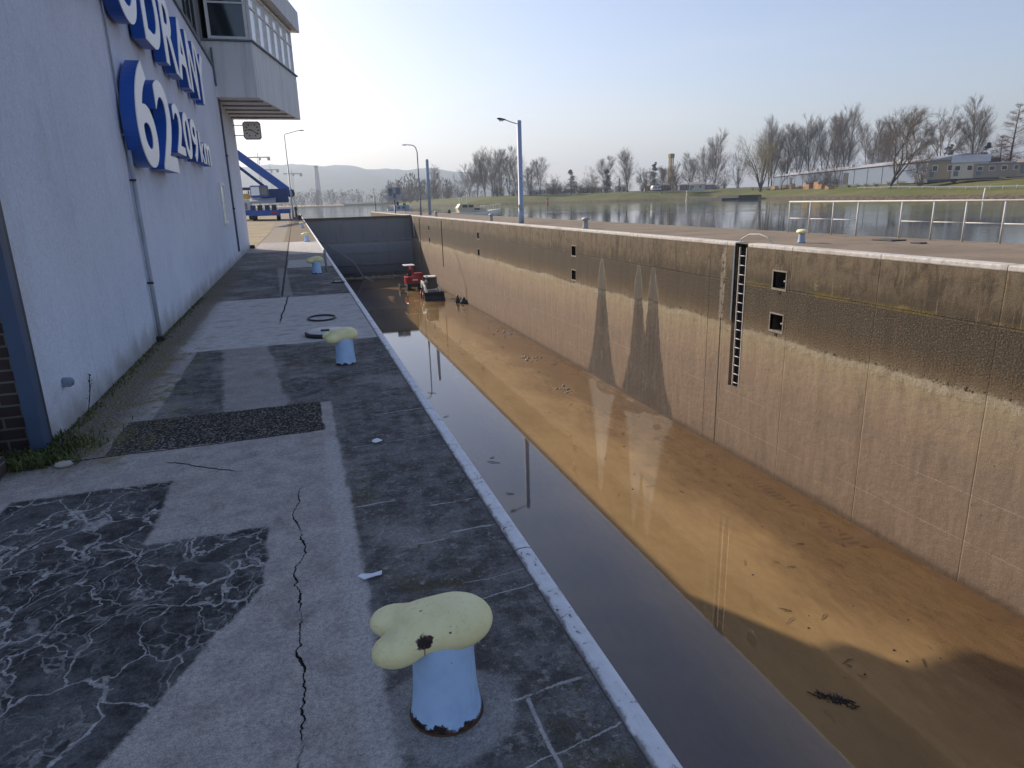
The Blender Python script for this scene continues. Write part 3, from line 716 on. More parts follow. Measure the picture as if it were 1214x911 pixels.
# gate closing the far end
gt = thing('lock_gate', 'tall grey steel lock gate in shade closing the far end', 'lock gate', (7.4,88,-8))
GY = 88.0
part('skin_plate', MB().box(.96, 13.98, GY, GY+.5, -7.9, -.02), M['gate'], gt)
for z, hgt in ((-.12,.16),(-2.95,.12),(-4.4,.06),(-5.85,.12),(-6.8,.18)):
    part('girder', MB().box(1.0, 13.94, GY-.14 if hgt > .1 else GY-.06, GY-.002, z-hgt/2, z+hgt/2), M['gate'], gt)
part('walkway', MB().box(.96, 13.98, GY-.25, GY+.75, -.018, .03), M['rust'], gt, bevel=.01)
part('sill', MB().box(.96, 13.98, GY-1.3, GY-.16, -7.9, -7.25), M['concrete_pale'], gt, bevel=.05)
nr = random.Random(11)
for k in range(16):
    x = 4.5 + k*.58 + nr.uniform(-.2,.2)
    lump = MB(); lump.lathe((x,GY-.9+nr.uniform(-.2,.2),-7.25), [(.22,0),(.26,.08),(.15,.2),(.03,.24)], 7, sx=nr.uniform(.8,1.6))
    solid('mud_lump', lump, M['mud'], 'small lump of wet dirt on the sill below the lock gate', 'dirt lump', (x,GY-.9,-7.25), 'dirt lumps under the gate')
part('gauge_strip', MB().box(13.96,13.999,GY-1.9,GY-1.6,-2.5,-.2), M['white_metal'], rw)

# ------------------------------------------------------------------ building on the left
BX, BY0, BY1, BH = -1.88, 5.45, 29.75, 5.66
bd = thing('lock_control_building', 'white rendered lock control building with projecting glazed control bay', 'building', (-6,17,0))
part('wall', MB().box(-12, BX, BY0, BY1, -.3, BH), M['stucco'], bd)
part('upper_wall', MB().box(-12, BX-.22, BY0, BY1-.2, BH+.06, 8.9), M['upper_wall'], bd)
part('ledge', MB().box(-12.05, BX+.05, BY0-.05, 24.0, BH+.002, BH+.07), M['slate'], bd, bevel=.01)
part('roof', MB().box(-12.3, BX+.1, BY0-.3, BY1+.3, 8.91, 9.2), M['roof_grey'], bd)
part('brick_panel', MB().box(-4.6, -1.967, BY0-.03, BY0-.002, -.3, 3.4), M['brick'], bd)
part('corner_post', MB().box(-1.965, BX+.012, BY0-.13, BY0-.004, -.02, BH), M['light_blue_dark'] if 'light_blue_dark' in M else paint('corner_paint', (.05,.085,.155), .5, wear=.3, wcol=(.2,.2,.22), scale=2), bd, bevel=.006)
part('corner_strip', MB().box(BX+.002, BX+.010, BY0-.002, BY0+.035, .0, BH), M['dark_metal'], bd)
# glazed control bay, splayed outwards along the lock
bn = [(BX-.25,23.5),(-.70,23.5),(.60,29.3),(BX-.25,29.3)]
def inset(k): return [(BX-.25,23.5+k),(-.70-k*.9,23.5+k),(.60-k,29.3-k),(BX-.25,29.3-k)]
bay = part('control_bay', MB().prism(bn, 4.85, 6.40), M['bay_panel'], bd, bevel=.012)
part('bay_roof', MB().prism([(BX-.3,23.15),(-.48,23.15),(.90,29.7),(BX-.3,29.7)], 8.02, 8.75), M['bay_panel'], bd, bevel=.012)
part('bay_sill', MB().prism([(BX-.2,23.44),(-.66,23.44),(.67,29.36),(BX-.2,29.36)], 6.402, 6.45), M['slate'], bd)
part('bay_ceiling', MB().prism(inset(.06), 7.97, 8.018), M['upper_wall'], bd)
for k in range(5):
    y = 24.2 + k*1.05
    part('soffit_batten', MB().bar((BX+.004, y, 4.83), (-.74+(y-23.5)*.224, y, 4.83), .10, .045), M['upper_wall'], bay)
def frame_run(a, b, nseg, mat_glass, zb=6.452, zt=7.968):
    a = Vector((*a, 0)); b = Vector((*b, 0)); dd = (b-a)
    for k in range(nseg):
        p0 = a + dd*(k/nseg); p1 = a + dd*((k+1)/nseg); u = dd.normalized()*.05; nrm = Vector((dd.y, -dd.x, 0)).normalized()
        f = MB()
        f.bar(p0 + u*.9 + Vector((0,0,zb)), p0 + u*.9 + Vector((0,0,zt)), .09, .09)
        f.bar(p1 - u*.9 + Vector((0,0,zb)), p1 - u*.9 + Vector((0,0,zt)), .09, .09)
        f.bar(p0 + u*1.8 + Vector((0,0,zb+.045)), p1 - u*1.8 + Vector((0,0,zb+.045)), .08, .09)
        f.bar(p0 + u*1.8 + Vector((0,0,zt-.045)), p1 - u*1.8 + Vector((0,0,zt-.045)), .08, .09)
        f.bar(p0 + u*1.8 + Vector((0,0,7.45)), p1 - u*1.8 + Vector((0,0,7.45)), .06, .05)
        wf = part('window', f, M['white_metal'], bd)
        part('pane', MB().bar(p0 + u*1.6 - nrm*.01 + Vector((0,0,(zb+zt)/2)), p1 - u*1.6 - nrm*.01 + Vector((0,0,(zb+zt)/2)), .012, zt-zb-.1), mat_glass, wf)
frame_run((BX-.02,23.56), (-.76,23.56), 1, M['glass_dark'])
frame_run((-.72,23.7), (.52,29.2), 6, M['glass_pale'])
frame_run((.50,29.24), (BX-.2,29.24), 2, M['glass_pale'])
part('bay_back_wall', MB().box(BX-.24, BX-.18, 23.6, 29.2, 6.46, 7.96), M['upper_wall'], bd)
for y in (13.0, 16.5, 20.0):
    f = MB(); X = BX-.215
    for a, b, c_, d_ in ((0,.08,6.2,8.0),(1.92,2.0,6.2,8.0),(.08,1.92,6.2,6.28),(.08,1.92,7.92,8.0),(.96,1.04,6.28,7.92)):
        f.box(X-.02, X+.05, y+a, y+b, c_, d_)
    wf = part('window', f, M['dark_metal'], bd); part('pane', MB().box(X, X+.015, y+.08, y+1.92, 6.28, 7.92), M['glass_dark'], wf)
# pipes, vents, slit window
dp = MB(); dp.tube([(BX+.02,9.62,2.35),(BX+.02,9.62,BH-.02)], .012, 6); dp.tube([(BX+.04,9.62,.03),(BX+.04,9.62,2.35)], .026, 12)
o = part('downpipe', dp, paint('pipe_grey', (.38,.42,.48), .6, wear=.25, scale=3), bd)
for z in (.75, 2.0): part('bracket', MB().box(BX-.002, BX+.075, 9.575, 9.59, z-.012, z+.012), M['dark_metal'], o)
part('pipe_shoe', MB().box(BX+.0, BX+.09, 9.56, 9.68, -.005, .06), M['dark_metal'], o)
dp = MB(); dp.tube([(BX+.03,23.9,.25),(BX+.03,23.9,5.0),(BX+.03,23.45,5.2),(BX+.03,23.4,6.2)], .03, 8)
o = part('downpipe', dp, M['slate'], bd)
for z in (1.6, 3.2): part('bracket', MB().box(BX-.002, BX+.08, 23.86, 23.88, z-.02, z+.02), M['dark_metal'], o)
f = MB()
for a, b, c_, d_ in ((20.35,20.43,1.2,2.3),(21.42,21.5,1.2,2.3),(20.43,21.42,1.2,1.27),(20.43,21.42,2.23,2.3)): f.box(BX-.02, BX+.05, a, b, c_, d_)
wf = part('window', f, M['white_metal'], bd, bevel=.005); part('pane', MB().box(BX+.004, BX+.02, 20.43, 21.42, 1.27, 2.23), M['glass_pale'], wf)
vn = MB(); vn.lathe((BX,5.95,.36), [(.036,0),(.036,.03),(.033,.06),(.022,.075),(.001,.08)], 12, axis='x'); vn.box(BX+.001, BX+.065, 5.914, 5.986, .325, .36)
part('vent', vn, paint('vent_grey', (.20,.24,.30), .6), bd, bevel=.004)
part('wall_fixing', MB().tube([(BX-.01,9.55,2.52),(BX+.14,9.55,2.52)], .01, 6), M['grey_metal'], bd)
part('corner_stone', MB().box(BX-.1, BX+.18, 29.76, 30.0, 0, .14), M['dark_metal'], bd, bevel=.02)

# big lettering
def glyph(ch, x_back, x_face, y0, y1, z0, z1, parent, bold=.018):
    cu = bpy.data.curves.new('t', 'FONT'); cu.body = ch; cu.size = 1; cu.extrude = .1; cu.offset = bold
    to = bpy.data.objects.new('t', cu); COL.objects.link(to)
    dg = bpy.context.evaluated_depsgraph_get(); dg.update()
    me = bpy.data.meshes.new_from_object(to.evaluated_get(dg)); bpy.data.objects.remove(to)
    v = np.array([tuple(q.co) for q in me.vertices]); lo = v.min(0); hi = v.max(0)
    def tr(q, xb, xf):
        u = (np.array(q) - lo)/(hi - lo)
        return (xb + u[2]*(xf-xb), y0 + u[0]*(y1-y0), z0 + u[1]*(z1-z0))
    body = MB(); face = MB(); vs = [tr(q.co, x_back, x_face) for q in me.vertices]; vf = [tr(q.co, x_face+.002, x_face+.012) for q in me.vertices]
    body.add(vs, [tuple(p.vertices) for p in me.polygons])
    face.add(vf, [tuple(p.vertices) for p in me.polygons])
    lo_ = part('letter', body, M['sign_blue'], parent, fixn=False)
    part('letter_face', face, M['sign_white'], lo_, fixn=False)
    bpy.data.meshes.remove(me)
    return lo_
XB, XF = BX+.04, -1.68
sg = thing('name_sign', 'large blue letters with white faces spelling MODŘANY on the white wall', 'sign', (BX,13,4))
rowz = (3.88, 4.98)
for ch, a, b in (('M',7.35,8.95),('O',9.35,10.72),('D',11.05,12.42),('R',12.68,14.0),('A',14.02,15.45),('N',15.55,16.8),('Y',16.8,18.25)):
    glyph(ch, XB, XF, a, b, rowz[0] - (.03 if ch in 'O' else 0), rowz[1], sg)
cz = MB(); cz.prism([(12.95,5.28),(13.15,5.28),(13.3,5.15),(13.45,5.28),(13.65,5.28),(13.4,5.04),(13.2,5.04)], XB, XF, 'x')
lo_ = part('letter', cz, M['sign_blue'], sg)
cf = MB(); cf.prism([(12.95,5.28),(13.15,5.28),(13.3,5.15),(13.45,5.28),(13.65,5.28),(13.4,5.04),(13.2,5.04)], XF+.002, XF+.012, 'x')
part('letter_face', cf, M['sign_white'], lo_)
kg = thing('kilometre_sign', 'blue numerals reading 62 209 km with white faces on the white wall', 'sign', (BX,13,2.8))
for ch, a, b, z0_, z1_ in (('6',9.50,10.70,2.17,3.47),('2',10.95,12.25,2.19,3.42),('2',12.42,13.3,2.51,3.28),('0',13.42,14.25,2.50,3.28),('9',14.38,15.2,2.50,3.27),('k',15.45,16.1,2.54,3.12),('m',16.2,17.25,2.54,2.98)):
    glyph(ch, XB, XF, a, b, z0_, z1_, kg)

# clock on the far corner
ck = thing('clock', 'square white clock with rounded corners bracketed off the building corner', 'clock', (-1.22,28.9,4.43))
def rsq(cx, cz_, h_, c_, y0_, y1_):
    return MB().prism([(cx-h_+c_,cz_-h_),(cx+h_-c_,cz_-h_),(cx+h_,cz_-h_+c_),(cx+h_,cz_+h_-c_),(cx+h_-c_,cz_+h_),(cx-h_+c_,cz_+h_),(cx-h_,cz_+h_-c_),(cx-h_,cz_-h_+c_)], y0_, y1_, 'y')
part('case', rsq(-1.22,4.43,.32,.07,28.9,29.1), M['grey_metal'], ck, bevel=.01)
part('dial', rsq(-1.22,4.43,.285,.06,28.885,28.898), M['sign_white'], ck)
hh = MB()
for k in range(12):
    a = k*math.pi/6; r0 = .19; r1 = .25
    hh.bar((-1.22+r0*math.sin(a),28.882,4.43+r0*math.cos(a)), (-1.22+r1*math.sin(a),28.882,4.43+r1*math.cos(a)), .004, .035)
part('hour_marks', hh, M['dark_metal'], ck)
for r_, a_, w_ in ((.15,R(280),.03),(.24,R(126),.022)):
    part('hand', MB().bar((-1.22,28.876,4.43),(-1.22+r_*math.sin(a_),28.876,4.43+r_*math.cos(a_)), .004, w_), M['dark_metal'], ck)
for z in (4.25,4.62): part('bracket', MB().bar((BX-.02,29.0,z),(-1.535,29.0,z),.03,.03), M['dark_metal'], ck)

# step, rubble and weeds by the near corner
st = thing('brick_steps', 'worn dark brick steps beside the blue building corner post', 'steps', (-2.2,4.9,0))
nr = random.Random(5)
for k in range(4):
    b = MB()
    for q in range(6):
        y = 4.42 + k*.14; x = -1.98 - q*.27 + nr.uniform(-.01,.01)
        b.box(x-.25, x, y, y+.125, -.05, .03 + k*.028 + nr.uniform(-.006,.006))
    part('brick_row', b, M['brick'], st, bevel=.008)
solid('concrete_block', MB().box(-2.62,-2.14,4.98,5.3,0,.36), M['block'], 'rough concrete block standing at the blue corner post by the bricks', 'block', (-2.38,5.1,0), bevel=.03)
solid('stone', MB().lathe((-1.66,4.95,0), [(.03,0),(.042,.012),(.035,.03),(.012,.038)], 9, sx=1.4), M['concrete_pale'], 'small pale stone lying at the cracked slab edge by the corner', 'stone', (-1.66,4.95,0))
wd = MB(); nr = random.Random(9)
def blade(mb, x, y, h_, ln, z=0):
    a = nr.uniform(0, 6.28); w_ = .004 + h_*.02
    tip = (x+math.cos(a)*ln, y+math.sin(a)*ln, z+h_); mid = (x+math.cos(a)*ln*.35, y+math.sin(a)*ln*.35, z+h_*.7)
    px, py = -math.sin(a)*w_, math.cos(a)*w_
    mb.add([(x-px,y-py,z),(x+px,y+py,z),(mid[0]+px,mid[1]+py,mid[2]),(mid[0]-px,mid[1]-py,mid[2]),tip], [(0,1,2,3),(3,2,4)])
for k in range(1500):
    y = 4.95 + abs(nr.gauss(0, .28)); x = -1.80 + nr.gauss(0, .16) - (.15 if y < 5.3 else 0)
    if y > BY0-.1: x = max(x, BX+.01)
    blade(wd, x, y, nr.uniform(.015,.07), nr.uniform(.01,.06))
for k in range(900):
    y = nr.uniform(5.4, 14); x = BX + .015 + abs(nr.gauss(0, .05)); blade(wd, x, y, nr.uniform(.008,.035), nr.uniform(.008,.03))
struct('weeds', wd, M['weed'], kind='stuff', fixn=False)
pl = thing('weed_stalk', 'thin dry weed stalk leaning on the white wall', 'weed', (BX+.05,6.25,0))
s1 = MB(); s1.tube([(BX+.05,6.2,0),(BX+.06,6.32,.14),(BX+.05,6.45,.30)], .004, 5); s1.tube([(BX+.055,6.28,.1),(BX+.06,6.4,.22)], .003, 5)
part('stem', s1, M['rust'], pl)
lf = MB()
for k in range(16):
    t = nr.uniform(.4,1); blade(lf, BX+.05+nr.uniform(-.01,.02), 6.2+.25*t, nr.uniform(-.02,.03), .03, .30*t)
part('leaves', lf, M['rust'], pl, fixn=False)

# ------------------------------------------------------------------ bollards
def blob(els, thr=.1, res=.018):
    mb = bpy.data.metaballs.new('b'); mb.resolution = res; mb.render_resolution = res; mb.threshold = thr
    for (x, y, z), (a, b, c_), rot in els:
        e = mb.elements.new(type='ELLIPSOID'); e.co = (x, y, z); e.radius = 1; e.size_x = a; e.size_y = b; e.size_z = c_
        e.rotation = Matrix.Rotation(rot, 3, 'Z').to_quaternion(); e.stiffness = 2
    o = bpy.data.objects.new('b', mb); COL.objects.link(o)
    dg = bpy.context.evaluated_depsgraph_get(); dg.update()
    me = bpy.data.meshes.new_from_object(o.evaluated_get(dg)); bpy.data.objects.remove(o)
    me.polygons.foreach_set('use_smooth', [True]*len(me.polygons))
    return me
def raw_part(name, me, mat, parent):
    me.materials.clear(); me.materials.append(mat); me.name = name
    o = bpy.data.objects.new(name, me); COL.objects.link(o); o.parent = parent; return o
head_me = blob([((.040,.0,.368),(.178,.152,.112),0), ((-.05,.006,.362),(.165,.145,.102),0), ((-.150,.066,.356),(.118,.082,.076),R(-9)), ((-.146,-.062,.338),(.126,.086,.078),R(15))], .12)
v_ = np.array([tuple(q.co) for q in head_me.vertices])
print('head bounds', v_.min(0), v_.max(0), len(v_))
POST = [(.128,0),(.128,.012),(.122,.03),(.117,.07),(.112,.13),(.109,.20),(.107,.27),(.107,.335),(.10,.36)]
def make_bollard(label, head_mat, n=40):
    t = thing('mooring_bollard', label, 'bollard', (0,0,0), 'mooring bollards along the near kerb')
    part('post', MB().lathe((0,0,0), POST, n), M['bollard_blue'], t)
    raw_part('head', head_me.copy(), head_mat, t)
    part('footing', MB().lathe((0,0,0), [(.133,-.004),(.132,.005),(.124,.008)], 30), M['rust'], t)
    return t
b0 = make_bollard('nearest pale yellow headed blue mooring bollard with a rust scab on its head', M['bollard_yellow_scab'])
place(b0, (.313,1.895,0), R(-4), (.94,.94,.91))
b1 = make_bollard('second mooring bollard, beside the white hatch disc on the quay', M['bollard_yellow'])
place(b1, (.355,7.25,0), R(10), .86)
for loc, rz, lab in (((.37,17.5,0), R(5), 'third bollard along the near kerb, just short of the building shadow edge'),
                     ((.40,33.5,0), R(12), 'fourth bollard along the near kerb, out in the sunlight'),
                     ((.44,54,0), R(0), 'farthest bollard on the near quay, towards the lamp post')):
    place(copy_tree(b1), loc, rz, .95, lab)
def small_bollard(label, x, y, s, yellow):
    t = thing('mooring_bollard', label, 'bollard', (x,y,0), 'mooring bollards on the far quay')
    part('post', MB().lathe((x,y,0), [(.15*s,0),(.13*s,.05*s),(.115*s,.3*s),(.115*s,.38*s)], 16), M['light_blue'] if yellow else M['grey_metal'], t)
    h = MB(); h.lathe((x,y,.36*s), [(.13*s,0),(.21*s,.02*s),(.22*s,.07*s),(.17*s,.13*s),(.06*s,.15*s)], 18, sx=.85, sy=1.15)
    part('head', h, M['bollard_yellow'] if yellow else M['grey_metal'], t)
small_bollard('yellow topped bollard on the far quay, right of the wall ladder', 15.6, 18.55, .86, True)
small_bollard('grey bollard on the far quay between the blue lamp pole and the ladder', 14.85, 34.4, 1.15, False)
small_bollard('grey bollard on the far quay, between the boat and the blue lamp pole', 14.9, 53.4, 1.1, False)
small_bollard('grey bollard on the far quay, near the slim curved lamp post', 14.9, 76, 1.1, False)

# ------------------------------------------------------------------ small things on the quay
hd = thing('hatch_cover', 'round white hatch disc with a dark rim beside the second bollard', 'hatch cover', (.235,9.05,0))
part('rim', MB().lathe((.235,9.05,0), [(.275,0),(.28,.045),(.26,.05)], 40), M['dark_metal'], hd)
part('lid', MB().lathe((.235,9.05,.0), [(.26,.051),(.25,.062),(.02,.064)], 40), M['hatch'], hd)
part('lifting_eye', MB().box(.16,.27,8.96,9.03,.0645,.085), M['dark_metal'], hd, bevel=.006)
solid('steel_ring', MB().tube([(.22+.2*math.cos(a*math.pi/14),10.42+.26*math.sin(a*math.pi/14),.014) for a in range(29)], .014, 6), M['dark_metal'],
      'dark steel ring flat on the pale concrete beyond the white disc', 'ring', (.22,10.42,0))
def litter(x, y, pts, label):
    mb = MB(); nr = random.Random(int(x*100)); n = len(pts)
    top = [(x+a, y+b, .012+nr.uniform(0,.012)) for a, b in pts]; bot = [(p[0], p[1], p[2]-.002) for p in top]
    mb.add(top + bot + [(x,y,.022),(x,y,.020)], [(i,(i+1)%n,2*n) for i in range(n)] + [((i+1)%n+n,i+n,2*n+1) for i in range(n)] + [(i,i+n,(i+1)%n+n,(i+1)%n) for i in range(n)])
    solid('litter', mb, M['paper'], label, 'litter', (x,y,0), 'scraps of litter on the quay')
litter(.155, 2.815, [(-.055,.0),(-.03,-.018),(.02,-.02),(.05,-.005),(.055,.012),(.01,.02),(-.04,.016)], 'flattened white scrap of litter just behind the nearest bollard')
litter(.385, 4.62, [(-.035,-.01),(-.01,-.035),(.035,-.02),(.04,.02),(.01,.05),(-.02,.04)], 'crumpled white scrap of litter on the dark paving, farther of the two')
nr = random.Random(21)
mt = thing('mooring_ring', 'small dark mooring cleat set at the kerb beside the third bollard', 'cleat', (.74,15.2,0))
part('plate', MB().box(.60,.88,15.1,15.3,.013,.03), M['dark_metal'], mt, bevel=.005)
part('cleat', MB().tube([(.64,15.2,.03),(.66,15.2,.10),(.80,15.2,.10),(.83,15.2,.03)], .016, 6), M['grey_metal'], mt)
solid('post', MB().lathe((.62,18.0,0), [(.03,0),(.028,.44),(.034,.46),(.034,.54),(.02,.55)], 10), M['grey_metal'], 'short grey pipe post standing behind the third bollard', 'post', (.62,18,0))

# ------------------------------------------------------------------ machines and junk on the lock floor
def wheel(par, x, y, z, r, w_, rim):
    wv = part('wheel', MB().lathe((x,y,z), [(r*.6,-w_/2),(r*.95,-w_/2),(r,-w_*.3),(r,w_*.3),(r*.95,w_/2),(r*.6,w_/2)], 20, axis='x'), M['black_rubber'], par)
    part('rim', MB().lathe((x,y,z), [(r*.58,-w_/2-.012),(r*.5,-w_*.3),(r*.5,w_*.3),(r*.58,w_/2+.012)], 14, axis='x'), rim, wv)
sk = thing('skid_steer_loader', 'white skid steer loader with black cab glass and wide bucket on the lock floor', 'loader', (11.75,64.6,WZ))
def L(x, y, z): return (11.75+x, 64.6+y, WZ+z)
def lbox(mb, x0, x1, y0, y1, z0, z1): return mb.box(11.75+x0,11.75+x1,64.6+y0,64.6+y1,WZ+z0,WZ+z1)
part('body', lbox(lbox(MB(), -.52,.52,-.8,1.25,.35,.95), -.5,.5,.45,1.35,.95,1.5), M['white_metal'], sk, bevel=.05)
cb = MB()
for x in (-.46,.46):
    cb.bar(L(x,-.75,.95), L(x,-.55,2.05), .08,.08); cb.bar(L(x,.5,.95), L(x,.5,2.05), .08,.08)
part('cab_frame', cb, M['dark_metal'], sk)
part('cab_roof', lbox(MB(), -.54,.54,-.66,.62,2.052,2.14), M['white_metal'], sk, bevel=.03)
wf = part('windscreen', MB().bar(L(0,-.76,.98), L(0,-.575,2.02), .80, .02), M['glass_dark'], sk)
for x in (-.455,.455): part('side_window', lbox(MB(), x-.01,x+.01,-.48,.44,1.0,2.0), M['glass_dark'], sk)
for x in (-.66,.66):
    a = MB(); a.bar(L(x,1.2,1.55), L(x,-.7,1.15), .14,.22); a.bar(L(x,-.68,1.18), L(x,-1.25,.35), .14,.2); a.bar(L(x,1.25,.9), L(x,1.15,1.6), .14,.3)
    part('lift_arm', a, M['white_metal'], sk, bevel=.02)
    part('lamp', lbox(MB(), x*.72-.09,x*.72+.09,-.72,-.66,2.141,2.22), M['sign_white'], sk)
part('front_panel', lbox(MB(), -.42,.42,-.9,-.81,.5,.9), M['grey_metal'], sk, bevel=.02)
bk = MB(); bk.prism([(-1.35,.05),(-2.05,.0),(-2.05,.05),(-1.45,.12),(-1.32,.35),(-1.42,.72),(-1.36,.75),(-1.22,.38)], -.95, .95, 'x')
bk.prism([(-1.36,.06),(-2.04,.05),(-1.42,.72)], -.955, -.92, 'x'); bk.prism([(-1.36,.06),(-2.04,.05),(-1.42,.72)], .92, .955, 'x')
bk.v = [(p[0]+11.75, p[1]+64.6, p[2]+WZ) for p in bk.v]
part('bucket', bk, M['dark_metal'], sk)
for x in (-.74,.74):
    for y in (-.45,.72): wheel(sk, 11.75+x, 64.6+y, WZ+.40, .40, .3, M['red_paint'])
ex = thing('mini_excavator', 'red mini excavator with pale canopy roof standing behind the white loader', 'excavator', (11.35,72.5,WZ))
def ebox(mb, x0, x1, y0, y1, z0, z1): return mb.box(11.35+x0,11.35+x1,72.5+y0,72.5+y1,WZ+z0,WZ+z1)
def E_(x, y, z): return (11.35+x, 72.5+y, WZ+z)
for x in (-.62,.62):
    tr = MB(); tr.prism([(-1.05,.12),(-.9,.02),(.9,.02),(1.05,.12),(1.1,.3),(1.0,.5),(.85,.56),(-.85,.56),(-1.0,.5),(-1.1,.3)], x-.2, x+.2, 'x')
    tr.v = [(p[0]+11.35, p[1]+72.5, p[2]+WZ) for p in tr.v]
    part('track', tr, M['black_rubber'], ex, bevel=.03)
part('undercarriage', ebox(MB(), -.4,.4,-.6,.6,.3,.62), M['dark_metal'], ex)
cw = MB(); cw.prism([(-.95,-.55),(-.8,-.95),(-.3,-1.15),(.4,-1.15),(.85,-.9),(.98,-.5),(.98,.4),(-.95,.4)], .70, 1.42, 'z')
cw.v = [(p[0]+11.35, p[1]+72.5, p[2]+WZ) for p in cw.v]
part('body', cw, M['red_paint'], ex, bevel=.06)
part('nameplate', ebox(MB(), -.25,.30,-1.162,-1.151,1.02,1.2), M['white_metal'], ex)
part('skirt', ebox(MB(), -.85,.9,-1.0,.4,.625,.70), M['dark_metal'], ex)
part('engine_cover', ebox(MB(), .1,.95,-.6,.35,1.421,1.72), M['red_paint'], ex, bevel=.05)
cp = MB()
for x, y in ((-.78,-.5),(.02,-.5),(-.78,.75),(.02,.75)): cp.bar(E_(x,y,1.40 if y < 0 else 1.0), E_(x,y,2.52), .07,.07)
part('canopy_post', cp, M['dark_metal'], ex)
part('canopy_roof', ebox(MB(), -.95,.18,-.68,.95,2.521,2.6), M['white_metal'], ex, bevel=.03)
part('seat', ebox(ebox(MB(), -.62,-.15,-.1,.35,1.42,1.62), -.62,-.15,-.22,-.1,1.5,2.05), M['dark_metal'], ex, bevel=.03)
part('blade', ebox(MB(), -1.55,-1.47,-.75,.75,.1,.62), M['dark_metal'], ex)
for y in (-.4,.4): part('blade_arm', MB().bar(E_(-1.47,y,.3), E_(-.6,y,.4), .1,.1), M['dark_metal'], ex)
bm_ = MB(); bm_.bar(E_(.1,.4,1.2), E_(.1,1.5,2.3), .2,.25); bm_.bar(E_(.1,1.45,2.3), E_(.1,2.6,2.0), .18,.2)
part('boom', bm_, M['red_paint'], ex)
part('arm', MB().bar(E_(.1,2.55,2.1), E_(.1,2.9,.8), .16,.18), M['red_paint'], ex)
part('bucket', ebox(MB(), -.2,.4,2.5,3.0,.3,.75), M['dark_metal'], ex, bevel=.05)
for x, y, h_, lab in ((13.35,60.2,.75,'slim dark pump standing in the puddle at the wall foot'),(13.75,59.5,.6,'squat dark sack of mud beside the slim pump at the wall foot')):
    j = MB(); j.lathe((x,y,WZ-.05), [(.22,0),(.26,.12),(.19,h_*.5),(.10,h_*.85),(.06,h_+.05)], 10, sx=1 if h_ > .7 else 1.5)
    solid('pump' if h_ > .7 else 'sack', j, M['dark_metal'], lab, 'pump' if h_ > .7 else 'sack', (x,y,WZ))
hs = MB(); hs.tube([(1.0,60.5,-1.2),(2.2,84,-2.2),(3.6,86.4,-3.3),(5.0,86.3,-4.3),(6.3,86.2,-5.3),(6.9,86.1,-6.4),(7.25,85.9,-7.1),(7.6,85.2,-7.34),(8.0,82.5,-7.35)], .07, 8)
solid('hose', hs, M['grey_metal'], 'pale drain hose hanging down in front of the lock gate', 'hose', (7,86,WZ))
nr = random.Random(31)
def twig(x, y, ln, a, r_=.010, label=None, grp='sticks lying on the wet lock floor'):
    z = max(WZ, floor_z(x, y)) + .012; c_, s_ = math.cos(a)*ln/2, math.sin(a)*ln/2; k = ln*.12
    mb = MB(); mb.tube([(x-c_,y-s_,z),(x-s_*.12,y+c_*.12,z+.015),(x+c_,y+s_,z+.004)], [r_*.6,r_,r_*.5], 5)
    mb.tube([(x,y,z+.012),(x+c_*.4-s_*.4,y+s_*.4+c_*.4,z+.03)], [r_*.7,r_*.3], 4)
    solid('stick', mb, M['bark'], label or 'dark wet stick lying on the brown lock floor', 'stick', (x,y,z), grp)
for k in range(40):
    y = 8.5 + 40*nr.random()**1.4; x = 8.6 + 5*nr.random()**.8
    twig(x, y, nr.uniform(.06,.28)*(1 + y/40), nr.uniform(0,3.14), nr.uniform(.004,.010))
for k in range(9):
    twig(nr.uniform(4.6,6.4), nr.uniform(13,40), nr.uniform(.15,.5), nr.uniform(0,3.14), .012, 'dark stick floating in the mirror smooth water strip', 'sticks floating in the shaded water')
db = MB(); 
for k in range(70):
    t = nr.random(); x = 8.3 + t*.45 + nr.gauss(0,.04); y = 8.5 - t*.45 + nr.gauss(0,.06); a = nr.uniform(0,3.14); ln = nr.uniform(.02,.09)
    db.tube([(x-math.cos(a)*ln,y-math.sin(a)*ln,WZ+.01),(x+math.cos(a)*ln,y+math.sin(a)*ln,WZ+nr.uniform(.01,.05))], nr.uniform(.005,.012), 4)
solid('brushwood', db, M['bark'], 'heap of dark brushwood lying in the shaded brown water', 'brushwood', (8.5,8.2,WZ))
def rubble(cx, cy, n_, sp, label):
    q = MB()
    for k in range(n_):
        x = cx+nr.gauss(0,sp); y = cy+nr.gauss(0,sp*1.6); r_ = nr.uniform(.02,.07)
        q.lathe((x,y,max(WZ,floor_z(x,y))), [(r_,0),(r_*.9,r_*.5),(r_*.3,r_*.8)], 5, sx=nr.uniform(.7,1.5))
    solid('rubble', q, M['concrete_pale'], label, 'rubble', (cx,cy,WZ))
rubble(13.1, 44.5, 30, .35, 'pale rubble heap on the mud at the wall foot')
rubble(12.2, 36.5, 26, .3, 'loose pale rubble out on the wet mud, between heap and streaks')
rubble(11.6, 29.5, 18, .22, 'small pale rubble scatter in the puddle before the wet streaks')
for k in range(40):
    x = nr.uniform(9.0,13.8); y = 8 + 26*nr.random()**1.4; r_ = nr.uniform(.008,.026); z = max(WZ,floor_z(x,y))
    solid('pebble', MB().lathe((x,y,z), [(r_,-.01),(r_*.95,r_*.5),(r_*.4,r_*.9)], 7, sx=nr.uniform(.7,1.5)), M['stone'] if k % 3 == 0 else M['bark'],
          'pale pebble lying on the wet brown mud' if k % 3 == 0 else 'dark pebble lying on the wet brown mud', 'pebble', (x,y,z), 'pale pebbles on the mud' if k % 3 == 0 else 'dark pebbles on the mud')

